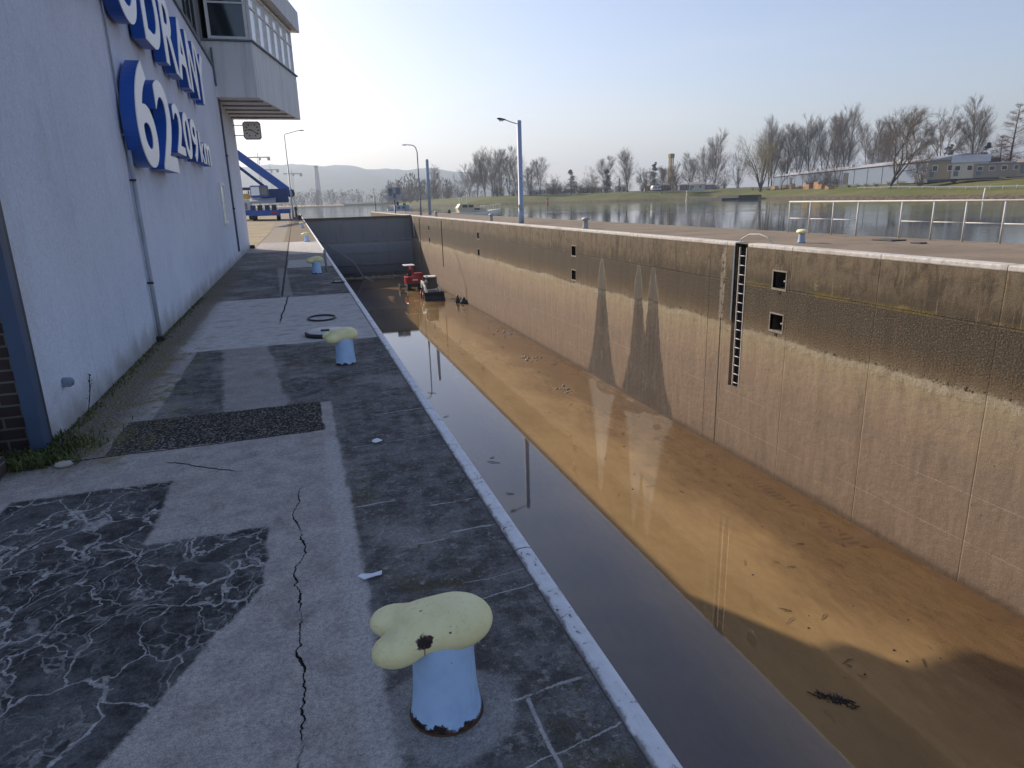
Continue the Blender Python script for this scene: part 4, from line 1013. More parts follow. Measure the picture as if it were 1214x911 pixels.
# ------------------------------------------------------------------ the far quay: lamps, posts, railing
lp = thing('street_lamp', 'thick light blue lamp pole with a short arm on the far quay', 'street lamp', (14.85,45.5,0))
part('pole', MB().lathe((14.85,45.5,0), [(.19,0),(.19,1.05),(.165,1.06),(.15,6.63),(.12,6.66)], 20), M['light_blue'], lp)
part('control_box', MB().box(14.62,14.9,45.26,45.34,.95,1.25), M['grey_metal'], lp, bevel=.01)
part('arm', MB().tube([(14.85,45.5,6.42),(14.4,45.5,6.52),(13.85,45.5,6.70)], .028, 8), M['dark_metal'], lp)
hd_ = MB(); hd_.lathe((0,0,0), [(.03,-.06),(.075,.0),(.12,.25),(.11,.45),(.03,.55)], 12, axis='x', sx=1, sy=.6)
hd_.v = [(13.88 - p[0], 45.5 + p[1], 6.70 + p[2] + p[0]*.12) for p in hd_.v]
o = part('lamp_head', hd_, M['dark_metal'], lp)
gl = MB(); gl.lathe((13.62,45.5,6.655), [(.10,-.05),(.11,.0),(.09,.02)], 12, sx=1.6); part('lamp_glass', gl, M['glass_pale'], o)
part('sign_mark', MB().bar((14.80,45.345,3.0),(14.90,45.345,2.88),.02,.03), M['dark_metal'], lp)
l2 = thing('street_lamp', 'slim dark lamp post with a curved arm on the far quay', 'street lamp', (14.4,82.8,0))
part('pole', MB().tube([(14.4,82.8,0),(14.4,82.8,1.4),(14.4,82.8,1.42),(14.4,82.8,7.2),(14.25,82.8,7.75),(13.95,82.8,7.98),(13.3,82.8,8.05)], [.11,.11,.075,.06,.055,.05,.045], 10), M['slate'], l2)
part('lamp_head', MB().lathe((13.3,82.8,8.03), [(.03,.0),(.11,.15),(.11,.5),(.03,.62)], 10, axis='x', sy=.6), M['grey_metal'], l2).location = (-.62,0,0)
solid('post', MB().lathe((16.1,86,0), [(.19,0),(.19,6.55),(.15,6.6)], 14), M['light_blue'], 'tall plain light blue post beside the slim curved lamp', 'post', (16.1,86,0))
l3 = thing('street_lamp', 'tall thin lamp post with long arm on the near quay by the crane', 'street lamp', (-.2,85,0))
part('pole', MB().tube([(-.2,85,0),(-.2,85,1.2),(-.2,85,1.22),(-.22,85,9.3)], [.12,.12,.08,.055], 10), M['grey_metal'], l3)
part('arm', MB().tube([(-.22,85,9.3),(-.1,85,9.42),(1.4,85,9.82)], .04, 8), M['grey_metal'], l3)
part('lamp_head', MB().lathe((1.4,85,9.83), [(.04,0),(.1,.2),(.09,.5),(.03,.6)], 10, axis='x', sy=.6), M['dark_metal'], l3)

rl = thing('railing', 'white pipe railing along the river side of the far quay', 'railing', (19.35,16,0))
RYS = [23.85, 22.66, 21.43, 20.22, 18.33, 17.11, 15.99, 14.79, 13.6, 12.4, 11.2, 10.0, 8.8]
for y in RYS: part('post', MB().tube([(19.35,y,-.003),(19.35,y,1.18)], .031, 8), M['rail_white'], rl)
for i, (a, b) in enumerate(zip(RYS, RYS[1:])):
    part('mid_rail', MB().tube([(19.35,a-.031,.56),(19.35,b+.031,.56)], .019, 6), M['rail_white'], rl) if i != 3 else None
part('hand_rail', MB().tube([(19.35,RYS[0]+.04,1.21),(19.35,8.0,1.21)], .028, 8), M['rail_white'], rl)
for x, y, s_, lab in ((18.3,17.7,1.0,'dark steel plate lying on the far quay below the railing gap'),(17.9,16.2,.45,'small dark steel plate lying right of the larger plate')):
    solid('steel_plate', MB().box(x-.3*s_,x+.3*s_,y-.4*s_,y+.4*s_,0,.035), M['dark_metal'], lab, 'plate', (x,y,0), bevel=.006)

sb = thing('signboard', 'dark board with pale panels on a post beyond the lock gate', 'sign', (14.3,104,0))
part('post', MB().tube([(14.3,104,0),(14.3,104,3.9)], .07, 8), M['dark_metal'], sb)
part('board', MB().box(13.35,15.3,103.86,103.92,2.0,3.75), M['grey_metal'], sb)
pn = [(13.45,14.05,2.9,3.6),(14.55,15.2,2.75,3.65),(14.1,14.5,2.2,2.9),(13.5,13.95,2.6,2.85)]
for a, b, c_, d_ in pn: part('panel', MB().box(a,b,103.845,103.858,c_,d_), M['slate'], sb)
sq = thing('signboard', 'small pale oval sign on a thin post right of the dark signboard', 'sign', (16.3,107,0))
part('post', MB().tube([(16.3,107,0),(16.3,107,2.7)], .05, 8), M['slate'], sq)
part('plate', MB().lathe((16.3,106.9,2.35), [(.6,-.02),(.6,.02)], 20, axis='y', sx=1, sy=1).add([],[]), M['concrete_pale'], sq)
solid('marker_pole', MB().tube([(14.6,133,0),(14.6,133,3.2)], .06, 8), M['dark_metal'], 'thin dark marker pole at the tip of the far quay', 'pole', (14.6,133,0))
bg_ = thing('work_barge', 'small blue work barge moored beyond the lock gate', 'barge', (21.4,148,RZ))
hl_ = MB(); hl_.prism([(18.4,146.8),(23.4,146.8),(24.2,148),(23.4,149.3),(18.4,149.3),(17.9,148)], RZ-.3, RZ+.85, 'z'); part('hull', hl_, M['slate'], bg_, bevel=.05)
part('deckhouse', MB().box(20.2,23.2,147.3,148.9,RZ+.851,RZ+2.0), M['light_blue'], bg_, bevel=.04)
part('engine_box', MB().box(18.7,19.9,147.3,148.9,RZ+.851,RZ+1.3), M['light_blue'], bg_, bevel=.03)
for x, h_ in ((20.9,.75),(22.3,.4)): part('bitt', MB().lathe((x,148,RZ+2.0), [(.28,0),(.22,h_*.8),(.3,h_)], 10), M['dark_metal'], bg_)
for x in (20.7,21.7): part('window', MB().box(x,x+.6,147.28,147.297,RZ+1.25,RZ+1.75), M['glass_dark'], bg_)

# motor cruiser on the river
bt = thing('motor_boat', 'white motor cruiser moored behind the far quay', 'boat', (24.6,97,RZ))
def bl(x, y, z): return (24.6+x, 97+y, RZ+z)
hv_ = MB(); secs = [(-3.5,.95,.95,.15),(-2.5,1.12,.95,.0),(0,1.2,1.0,-.05),(1.8,1.05,1.1,0),(3.0,.6,1.22,.1),(3.9,.08,1.35,.5)]
for x, hw, top, bot in secs:
    hv_.v += [bl(x,-hw,top), bl(x,-hw*.85,bot+.25), bl(x,0,bot-.25), bl(x,hw*.85,bot+.25), bl(x,hw,top)]
for i in range(5):
    for k in range(4):
        hv_.f.append((i*5+k,i*5+k+1,(i+1)*5+k+1,(i+1)*5+k)); hv_.m.append(0); hv_.s.append(True)
    hv_.f.append((i*5+4,i*5,(i+1)*5,(i+1)*5+4)); hv_.m.append(0); hv_.s.append(False)
hv_.f.append((0,1,2,3,4)); hv_.m.append(0); hv_.s.append(False); hv_.f.append((25,26,27,28,29)); hv_.m.append(0); hv_.s.append(False)
part('hull', hv_, M.setdefault('boat_cream', paint('boat_cream', (.80,.74,.62), .45, wear=.08)), bt)
cab = MB(); cab.prism([(-2.4,1.0),(1.9,1.06),(1.0,1.62),(-.2,1.66),(-.7,2.15),(-2.2,2.15),(-2.6,1.6)], -.85, .85, 'y')
cab.v = [(p[0]+24.6, p[1]+97, p[2]+RZ) for p in cab.v]
part('cabin', cab, M['cream'], bt, bevel=.06)
for x in (-1.9,-1.0): part('window', MB().box(24.6+x,24.6+x+.7,97-.862,97-.851,RZ+1.65,RZ+1.98), M['glass_dark'], bt)
part('window', MB().box(24.4,25.2,97-.862,97-.851,RZ+1.25,RZ+1.5), M['glass_dark'], bt)
fr_ = MB()
for y in (-.7,.7):
    for x in (-2.0,-.9): fr_.tube([bl(x,y,2.15), bl(x,y,3.0)], .03, 6)
    fr_.tube([bl(-2.0,y,3.0), bl(-.9,y,3.0)], .03, 6)
part('top_rail', fr_, M['white_metal'], bt)
br = MB(); br.tube([bl(1.2,-.98,1.75), bl(3.0,-.55,1.9), bl(3.9,0,2.0), bl(3.0,.55,1.9), bl(1.2,.98,1.75)], .025, 6)
for x, y, z in ((1.2,-.98,1.05),(3.0,-.55,1.2),(3.85,0,1.3),(3.0,.55,1.2),(1.2,.98,1.05)): br.tube([bl(x,y,z), bl(x,y,z+.72)], .02, 5)
part('bow_rail', br, M['white_metal'], bt)
part('outboard', MB().box(20.75,21.1,96.8,97.2,RZ+.5,RZ+1.4), M['dark_metal'], bt, bevel=.05)

# ------------------------------------------------------------------ right river bank, far land, hills
bank = np.array([(106,-90),(112,-20),(120,50),(126,93),(139,137),(154,185),(170,235),(180,268),(166,290),(143,300),(124,328),(98,338),(82,356),(70,420),(66,520),(85,640),(112,760),(90,850),(40,880),(-100,905),(-900,950)], float)
def bank_dist(px, py):
    P = np.stack([px, py], -1).astype(float); best = np.full(px.shape, 1e9); sign = np.ones(px.shape)
    for a, b in zip(bank, bank[1:]):
        ab = b-a; t = np.clip(((P-a)@ab)/(ab@ab), 0, 1); dv = P - (a + t[..., None]*ab); dd = np.hypot(dv[..., 0], dv[..., 1])
        cr = ab[0]*(P[..., 1]-a[1]) - ab[1]*(P[..., 0]-a[0])
        up_ = dd < best; best = np.where(up_, dd, best); sign = np.where(up_, np.where(cr < 0, 1, -1), sign)
    return best*sign
DX = [-30,-3,-.5,.6,2.5,14,26,40,130,900]; DZ = [-3,-1.9,-1.2,-.75,-.35,1.5,2.8,3.3,4.3,6]
def land_z(d_, x, y):
    return np.interp(d_, DX, DZ) + np.where(d_ > -2, (np.sin(x*.31)*np.cos(y*.27) + np.sin(x*.9+y*.7)*.5)*.10*np.clip(d_/8, .35, 1.6), 0)
gx = np.concatenate([np.arange(58, 260, 3.0), np.arange(262, 900, 22.0)]); gy = np.concatenate([np.arange(-90, 460, 3.0), np.arange(466, 900, 16.0)])
X, Y = np.meshgrid(gx, gy); Dg = bank_dist(X, Y); Zg = land_z(Dg, X, Y)
g = MB(); g.v = [tuple(q) for q in np.stack([X, Y, Zg], -1).reshape(-1, 3)]
nxg = len(gx)
for j in range(len(gy)-1):
    for i in range(nxg-1):
        if max(Dg[j,i],Dg[j,i+1],Dg[j+1,i],Dg[j+1,i+1]) > -6:
            a = j*nxg+i; g.f.append((a,a+1,a+nxg+1,a+nxg)); g.m.append(0); g.s.append(True)
def bank_mat():
    m = Mat('bank_grass'); p, x, y, z = m.pos()
    c = m.mix(m.ss(m.noise(p, .07, 5, .6), .40, .62), (.105,.125,.032), (.16,.145,.06))
    c = m.mix(m.ss(m.noise(m.scl(p, (.5,.5,3)), .6, 5, .7), .50, .66)*.7, c, (.085,.085,.03))
    zz = z + (m.noise(p, .9, 4, .7)-.5)*.7
    c = m.mix(m.ss(zz, -.05, -.45), c, m.mix(m.ss(m.noise(p, 1.3, 4), .4, .6), (.17,.13,.085), (.05,.042,.035)))
    c = m.mix(m.ss(zz, 2.75, 3.1)*.8, c, m.mix(m.ss(m.noise(p, .15, 4), .4, .6), (.13,.115,.08), (.20,.18,.14)))
    return m.out(c, .95, 0, m.bump(m.noise(p, 2.5, 4, .7), .6, .15), .15)
struct('river_bank', g, bank_mat(), fixn=False)
def ground_at(x, y):
    a = np.array([x], float); b = np.array([y], float); return float(land_z(bank_dist(a, b), a, b)[0])
# far land across the head of the reach and wooded hills
sheet('far_land', [(-900,905),(40,880),(90,850),(112,760),(900,760),(2500,1600),(-2500,1600),(-900,1200)], 1.2, M['far_ground'])
def hprof(a): return float(np.interp(a, [-60,-25,-8,-2.7,4.9,9,12.8,16,19.6,26,40,80], [120,150,178,172,160,152,134,100,55,22,14,12]))
hg = MB(); na, nr_ = 150, 34
hr = random.Random(4); ph = [(hr.uniform(0,6.28), hr.uniform(.6,1.4)) for _ in range(10)]
for j in range(nr_+1):
    r_ = 1450 + 3100*j/nr_
    for i in range(na+1):
        a = -55 + 120*i/na; t = min(max((r_-1500)/1900, 0), 1); t = t*t*(3-2*t)
        bmp = sum(math.sin(a*(.5+.37*k)*q + ph[k][0] + r_*.0013*k)*(.5**(k*.28)) for k, (p_, q) in enumerate(ph))
        z = 1.0 + hprof(a)*t*(1 - .25*max(0,(r_-3500)/1100)) + bmp*5*t + hr.uniform(-2.0,2.0)*t
        hg.v.append((r_*math.sin(R(a)), r_*math.cos(R(a)), z))
for j in range(nr_):
    for i in range(na):
        a = j*(na+1)+i; hg.f.append((a,a+1,a+na+2,a+na+1)); hg.m.append(0); hg.s.append(True)
struct('hills', hg, M['hill'], fixn=False)

# ------------------------------------------------------------------ trees
class Tree:
    def __init__(s, seed): s.r = random.Random(seed); s.t = []; s.c = []
    def vdir(s, base, ang, az=None):
        base = base.normalized(); a = s.r.uniform(0, 2*math.pi) if az is None else az
        u = base.orthogonal().normalized(); w_ = base.cross(u)
        return (base*math.cos(ang) + (u*math.cos(a) + w_*math.sin(a))*math.sin(ang)).normalized()
    def limb(s, p, d_, ln, r0, r1, n=3, wob=.06, rise=.06, store=None):
        pts = [p]; q = p; dd = d_
        for k in range(n):
            dd = (dd + Vector((s.r.gauss(0,wob), s.r.gauss(0,wob), rise + s.r.gauss(0,wob*.5)))).normalized()
            q = q + dd*(ln/n); pts.append(q)
        (s.c if store is None else store).append((pts, [r0 + (r1-r0)*k/n for k in range(n+1)]))
        return pts, dd
    def twigs(s, pts, n, ln, ang, r_, rise=.05, sub=0, lo=.25):
        for k in range(n):
            t = lo + (1-lo)*s.r.random(); f_ = t*(len(pts)-1); i = min(int(f_), len(pts)-2); p = pts[i].lerp(pts[i+1], f_-i)
            d_ = s.vdir(pts[i+1]-pts[i], s.r.uniform(.6,1.3)*ang)
            q, _ = s.limb(p, d_, ln*s.r.uniform(.5,1.25), r_, r_*.5, 2, .12, rise)
            if sub: s.twigs(q, sub, ln*.5, ang*1.1, r_*.7, rise, 0, .2)
    def meshes(s):
        out = []
        for lst, n_ in ((s.t, 7), (s.c, 3)):
            mb = MB()
            for pts, rs in lst: mb.tube(pts, rs, n_, cap=False, smooth=True)
            out.append(mb)
        return out
UP = Vector((0,0,1))
def t_poplar(seed, spread=20, width=1.0, fork=1):
    T = Tree(seed); H = 25.0
    leads = []
    for k in range(fork):
        d_ = T.vdir(UP, R(3 if fork == 1 else 8), k*2.4)
        pts, _ = T.limb(Vector((0,0,0)), d_, H*(.96 if k == 0 else T.r.uniform(.72,.9)), .30/fork**.4, .03, 9, .025, .05, T.t); leads.append(pts)
    for pts in leads:
        for k in range(int(62/fork**.6)):
            t = .10 + .86*T.r.random()**.9; f_ = t*9; i = min(int(f_), 8); p = pts[i].lerp(pts[i+1], f_-i)
            ln = H*(.05 + .24*(1-t)**.7*T.r.uniform(.6,1.15))*width
            d_ = T.vdir(pts[i+1]-pts[i], R(T.r.uniform(spread*.8, spread*1.9)))
            q, _ = T.limb(p, d_, ln, .055*(1.15-t)+.02, .014, 4, .05, .10)
            T.twigs(q, 14, ln*.34+.6, R(27), .019, .10, 3)
    return T
def t_oak(seed, levels=5, lean=0, up_=.04, h0=5.0, wide=38):
    T = Tree(seed)
    pts, d_ = T.limb(Vector((0,0,0)), Vector((lean*.4,0,1)).normalized(), h0, .48, .40, 3, .05, .05, T.t)
    def rec(p, dd, ln, r_, lv):
        q, d2 = T.limb(p, dd, ln, r_, r_*.62, 3, .11, up_, T.t if lv >= levels-1 else None)
        if lv <= 2: T.twigs(q, 7, ln*.55+.4, R(38), .019, .04, 3 if lv <= 1 else 2)
        if lv == 0: return
        n_ = 3 if lv > 1 and T.r.random() < .65 else 2
        for k in range(n_):
            rec(q[-1], T.vdir(d2, R(T.r.uniform(14, wide))), ln*T.r.uniform(.66,.86), r_*.6, lv-1)
        if lv >= 2: rec(q[2], T.vdir(d2, R(T.r.uniform(30,55))), ln*T.r.uniform(.5,.7), r_*.42, lv-2)
    n0 = 4
    for k in range(n0): rec(pts[-1], T.vdir(d_, R(T.r.uniform(18,42)), k*2*math.pi/n0 + T.r.uniform(-.4,.4)), 5.6*T.r.uniform(.85,1.15), .26, levels)
    if lean: rec(pts[1], Vector((.72,.1,.68)).normalized(), 8.0, .30, levels)
    return T
def t_willow(seed):
    T = Tree(seed)
    for k in range(5):
        d0 = T.vdir(UP, R(T.r.uniform(8,38)), k*1.26)
        pts, d_ = T.limb(Vector((T.r.uniform(-.6,.6),T.r.uniform(-.6,.6),0)), d0, 11, .26, .11, 5, .07, .05, T.t)
        for j in range(9):
            i = T.r.randint(1,4); q, d2 = T.limb(pts[i].lerp(pts[i+1], T.r.random()), T.vdir(pts[i+1]-pts[i], R(T.r.uniform(18,48))), T.r.uniform(5,9.5), .08, .03, 4, .09, .05)
            for h_ in range(13):
                ii = T.r.randint(1,3); p = q[ii].lerp(q[ii+1], T.r.random())
                v, _ = T.limb(p, T.vdir(d2, R(T.r.uniform(25,70))), T.r.uniform(1.2,2.8), .022, .014, 3, .12, .02)
                for u in range(3): T.limb(v[-1-T.r.randint(0,1)], T.vdir(Vector((0,0,-1)) if T.r.random()<.4 else d2, R(40)), T.r.uniform(.9,2.6), .016, .010, 2, .10, -.08)
    return T
def t_bush(seed):
    T = Tree(seed)
    for k in range(13):
        d0 = T.vdir(UP, R(T.r.uniform(4,34)))
        pts, d_ = T.limb(Vector((T.r.gauss(0,.7),T.r.gauss(0,.7),0)), d0, 25*T.r.uniform(.5,.95), .13, .03, 5, .08, .06, T.t if k < 4 else None)
        for j in range(10):
            i = T.r.randint(0,4); q, d2 = T.limb(pts[i].lerp(pts[i+1], T.r.random()), T.vdir(pts[i+1]-pts[i], R(T.r.uniform(20,50))), T.r.uniform(2,6), .045, .016, 3, .1, .07)
            T.twigs(q, 9, 1.7, R(34), .022, .05, 3)
    return T
def t_larch(seed):
    T = Tree(seed)
    pts, _ = T.limb(Vector((0,0,0)), UP, 25, .32, .03, 9, .012, .05, T.t)
    for k in range(120):
        t = .06 + .92*T.r.random(); f_ = t*9; i = min(int(f_), 8); p = pts[i].lerp(pts[i+1], f_-i)
        ln = 6.6*(1-t)**.8 + .5
        q, _ = T.limb(p, T.vdir(UP, R(T.r.uniform(62,88))), ln*T.r.uniform(.7,1.1), .05, .015, 3, .07, .05)
        T.twigs(q, 12, ln*.22+.35, R(48), .018, .01, 2)
    return T
def leafy(seed, kind):
    T = Tree(seed)
    T.limb(Vector((0,0,0)), UP, 22, .35, .04, 6, .02, .05, T.t)
    lf_ = MB(); r_ = T.r
    lobes = [(Vector((r_.gauss(0,1.1),r_.gauss(0,1.1),0)), r_.uniform(3,24)) for _ in range(34)]
    for c_, z in lobes:
        t = z/25; rad = (5.2*(1-t)**.75 + .7)*(1 if kind == 'e' else 1.05)
        az = r_.uniform(0,6.28); off = Vector((math.cos(az),math.sin(az),0))*rad*r_.uniform(.15,.62); sz = rad*r_.uniform(.32,.6)
        for k in range(95):
            v = Vector((r_.gauss(0,1),r_.gauss(0,1),r_.gauss(0,.8))); v = v.normalized()*sz*r_.random()**.4
            p = c_*.4 + off + v + Vector((0,0,z)); s_ = r_.uniform(.18,.42)
            a = Vector((r_.gauss(0,1),r_.gauss(0,1),r_.gauss(0,1))).normalized(); b = a.orthogonal().normalized()
            lf_.add([p-a*s_, p+b*s_*.55, p+a*s_, p-b*s_*.55], [(0,1,2,3)])
    return T, lf_
PROTO = {}
def make_proto(key, kind, T, crown_mat, leaf=None):
    tm, cm = T.meshes()
    if leaf is not None: cm = leaf
    PROTO[key] = (mesh_of('trunk', tm, M['bark'], fixn=False), mesh_of('crown', cm, crown_mat, fixn=False))
for k in range(3): make_proto('p%d' % k, 'p', t_poplar(100+k, 21 + 3*k, 1.35 + .15*k, 2 + (k == 2)), M['twig'])
for k in range(2): make_proto('b%d' % k, 'b', t_poplar(200+k, 30, 1.5, 3), M['twig'])
for k in range(2): make_proto('o%d' % k, 'o', t_oak(300+k, 4), M['twig'])
make_proto('s0', 's', t_oak(310, 4, 1, .05, 4.0), M['twig'])
make_proto('w0', 'w', t_willow(400), M['twig_willow'])
for k in range(2): make_proto('k%d' % k, 'k', t_bush(500+k), M['twig'])
make_proto('c0', 'c', t_larch(600), M['twig_red'])
for k in range(2):
    T_, lf_ = leafy(700+k, 'e'); make_proto('e%d' % k, 'e', T_, M['needles'], lf_)
make_proto('g0', 'g', *[(lambda q: q[0])(leafy(720, 'g'))], M['fresh_leaf'], leafy(720, 'g')[1])
PH = {k: (max(v.co.z for v in list(a.vertices)+list(b.vertices))) for k, (a, b) in PROTO.items()}
def tree(key, x, y, top, wide, rz, label, group):
    z = max(ground_at(x, y), -.6) - .15
    s_ = (top - z)/PH[key]
    t = thing('tree', label, 'tree', (x, y, z), group)
    for nm, me in zip(('trunk', 'crown'), PROTO[key]):
        o = bpy.data.objects.new(nm, me); COL.objects.link(o); o.parent = t
    t.scale = (s_*wide, s_*wide, s_); t.rotation_euler = (0, 0, rz)
G1, G2, G3 = 'bare trees on the right river bank', 'poplars in the clump across the river', 'trees along the far bank'
TREES = [
 ('c0',119,91.4,14.9,1.5,'reddish conical tree at the right edge of the view',G1),('c0',129.8,101.8,10.7,1.7,'shorter reddish conical tree left of the one at the right edge',G1),
 ('p2',142.5,118,20.9,1,'tall slim double-stemmed poplar behind the white houses',G1),('o0',127.5,112.5,18.3,.8,'upright bare tree standing at the tan house, left of the double poplar',G1),
 ('s0',105.7,103.5,16.3,1.05,'big spreading bare tree with one limb leaning far right',G1),('k0',121.6,111.6,11.9,.8,'thin pale bushy tree between the leaning tree and the tan house',G1),
 ('p1',135.9,139.9,18.7,1,'slim poplar just left of the big leaning tree, behind the warehouse',G1),('p0',139.1,150.6,23.6,1,'tallest poplar rising over the middle of the blue warehouse',G1),
 ('b1',143.8,159.8,24.1,.8,'many-stemmed poplar left of the tallest poplar behind the warehouse',G1),('p1',138.5,157.9,21.7,1,'slender poplar third from the tallest behind the warehouse roof',G1),
 ('b0',145.5,171.7,23.8,.75,'broad poplar above the left third of the warehouse roof',G1),('p0',146.2,177.6,22.7,1,'poplar standing nearest right of the yellowish willow crown',G1),
 ('w0',141.5,188.3,20.5,1.0,'wide yellowish willow with several stems by the boat ramp',G1),('b0',159.1,208.1,27.9,.8,'tall bare tree directly behind the yellowish willow',G1),
 ('p1',165.4,207.1,25.1,1.2,'bare poplar behind the willow on its right side',G1),('o1',141,178.3,11.5,.8,'small dark bare tree leaning over the bank beside the willow',G1),
 ('b1',181.7,275.5,30.2,.9,'large poplar standing alone left of the willow and ramp',G1),('b0',186.4,290.3,24.7,.9,'broad bare tree just left of the large lone poplar',G1),
 ('k1',172.8,245.3,21.6,.7,'bushy bare tree filling the gap between lone poplar and willow',G1),('p2',183.4,298.1,21.6,1.2,'poplar standing right beside the tall yellow mast',G3),
 ('b1',181.9,310.7,17.8,1,'low broad bare tree behind the tall yellow mast',G3),('p0',164.1,326,26.2,1.3,'tall bare poplar above the white parked van across the river',G3),
 ('p1',156,335.5,22.8,1.3,'bare poplar over the dark evergreen left of the van',G3),('e0',138.7,340,15.5,1.7,'dark rounded evergreen standing alone left of the parked cars',G3),
 ('k0',153.8,347.5,18.1,1,'reddish brown bush between the round evergreen and the poplars',G3),('e1',183,333,18.2,1.2,'dark narrow evergreen left of the yellow mast',G3),
 ('o0',174.5,326.3,16.3,1,'small round bare tree left of the narrow evergreen',G3),('e0',157.7,336.9,15.3,1.3,'dark evergreen at the foot of the poplar left of the van',G3),
 ('k1',180.9,317,14.1,1,'grey bushy tree right behind the narrow evergreen',G3),('g0',159.5,326,11,.7,'fresh green leafing bush below the tall poplar by the van',G3),
 ('p1',133.1,371.9,25.1,1.2,'poplar standing apart right of the blue lamp pole',G2),('p2',129.4,378.5,22.4,1.2,'poplar just right of the blue lamp pole top',G2),
 ('p0',123.8,385.6,28.3,1.1,'poplar of the clump seen right at the blue lamp pole',G2),('p1',117.9,382.2,32.1,1,'tallest poplar of the clump left of the blue lamp pole',G2),
 ('p2',116.1,393.2,30.8,1.1,'poplar left of the tallest one in the clump',G2),('b0',110.6,389.6,31.4,.8,'broad poplar in the middle of the clump above the boat',G2),
 ('p0',104.7,386.1,31.6,1.1,'slender poplar in the middle left of the clump above the boat',G2),('b1',103,396.9,28.4,.9,'many-stemmed poplar in the left half of the clump',G2),
 ('b0',97.3,393.1,23.6,1,'shorter broad poplar near the left end of the clump',G2),('k0',94.6,404.1,18.2,1.3,'low bushy tree at the left foot of the poplar clump',G2),
 ('k1',137.8,364.9,14.8,1.2,'low bush at the right foot of the poplar clump beside the sheds',G2),('k0',141.5,358,11.4,1.2,'low pale bush right of the long sheds on the bank',G3),
 ('b1',82,420,24,1,'hazy bare tree behind the slim curved lamp post',G3),('k0',94.6,439.9,15.2,1.5,'hazy low bush left of the boat across the river',G3),
 ('k1',90.5,461.2,14.4,1.5,'hazy low bush right of the plain blue post across the river',G3),('k1',108,372,17,1.6,'dense low bush under the left half of the poplar clump',G2),
 ('k0',116,368,16,1.6,'dense low bush under the middle of the poplar clump',G2),('k1',125,366,15,1.6,'dense low bush under the right half of the poplar clump',G2),
 ('k0',153.4,128.3,11.2,1.2,'brown bushy tree low behind the white houses',G1),('e1',156.2,136,11.6,1.4,'small dark evergreen behind the tan house roof',G1),
 ('e0',158,127.5,11.4,1.5,'dark evergreen behind the white house roof, below the double poplar',G1),('k1',149.3,117.6,9.5,1.2,'low brown bush between white house and reddish trees',G1),
 ('k0',179.7,264.8,14.4,1.1,'grey bush at the foot of the large lone poplar',G1),('o1',172,305,15.5,1,'small bare tree just behind the white caravan across the river',G3),
 ('k1',168,318,12,1.2,'low grey brown bush behind the white caravan across the river',G3),('k0',148,352,13,1.2,'low bush left of the reddish brown bush on the far bank',G3),
 ('p0',151,196,23,1,'poplar seen through the willow crown from behind',G1),('p2',133,131,17,1,'thin poplar half hidden behind the big leaning tree',G1),('b0',149,150,19,.8,'bare tree standing far behind the warehouse middle',G1),
]
nr = random.Random(77)
def behind_bank(x, y, top, dmin):
    k = 1.0
    while k < 1.9 and bank_dist(np.array([x*k]), np.array([y*k]))[0] < dmin: k += .01
    return x*k, y*k, CAMH + (top-CAMH)*k
for key, x, y, top, wide, lab, grp in TREES:
    x, y, top = behind_bank(x, y, top, {'w0':14,'s0':13,'o1':16}.get(key, 15 if 'thin pale' in lab else nr.uniform(82, 95) if grp == G1 and key != 'c0' and 'thin pale' not in lab else nr.uniform(30, 40)))
    tree(key, x, y, top, wide, 0 if key == 's0' else nr.uniform(0, 6.28), lab, grp)
hr_ = random.Random(52)
H1 = 'low grey brown bushes in the hedge across the river'; H2 = 'bare brown bushes behind the warehouse and houses'
for k in range(20):
    t_ = k/19; x = 178 - 46*t_ + hr_.uniform(-3,3); y = 275 + 85*t_ + hr_.uniform(-3,3); x, y, top = behind_bank(x, y, hr_.uniform(8,13), hr_.uniform(46, 62))
    tree('k%d' % (k % 2), x, y, top, hr_.uniform(1.3,2.0), hr_.uniform(0,6.28), 'low grey brown bush in the hedge behind the huts across the river', H1)
for k in range(18):
    t_ = k/17; x = 171 + 14*t_ + hr_.uniform(-3,3); y = 225 - 115*t_ + hr_.uniform(-3,3)
    tree('k%d' % (k % 2), x + 22, y, 4.5 + hr_.uniform(5.5,9.5), hr_.uniform(1.3,2.0), hr_.uniform(0,6.28), 'bare brown bush behind the warehouse and the houses', H2)
# far woods that read as one mass
fw = MB(); crown_pts = []
nr = random.Random(8)
for k in range(420):
    t = nr.random()
    if k < 330:
        x = -260 + 480*t; y = 905 - max(0, (x-20)*.55) + nr.uniform(0, 120)
        if x > 90: y = 800 + nr.uniform(-30, 120)
    else:
        x = nr.uniform(72,110); y = 470 + nr.uniform(0, 280); x += max(0,(y-560)*.12)
    h_ = nr.uniform(9, 20); w_ = h_*nr.uniform(.28,.45)
    for q in range(46):
        z = h_*nr.random()**.8; rr_ = w_*math.sqrt(max(0, 1-((z/h_)-.42)**2/.36))*nr.random()**.5; a = nr.uniform(0,6.28)
        p = Vector((x+rr_*math.cos(a), y+rr_*math.sin(a), 1+z)); u = Vector((nr.gauss(0,.35),nr.gauss(0,.35),1)).normalized()*nr.uniform(.7,2.0); v = Vector((math.cos(a+1.3),math.sin(a+1.3),0))*nr.uniform(.15,.5)
        fw.add([p-u-v*.3, p-u*.1+v, p+u, p+u*.1-v], [(0,1,2,3)])
struct('distant_wood', fw, M['twig'], kind='stuff', fixn=False)

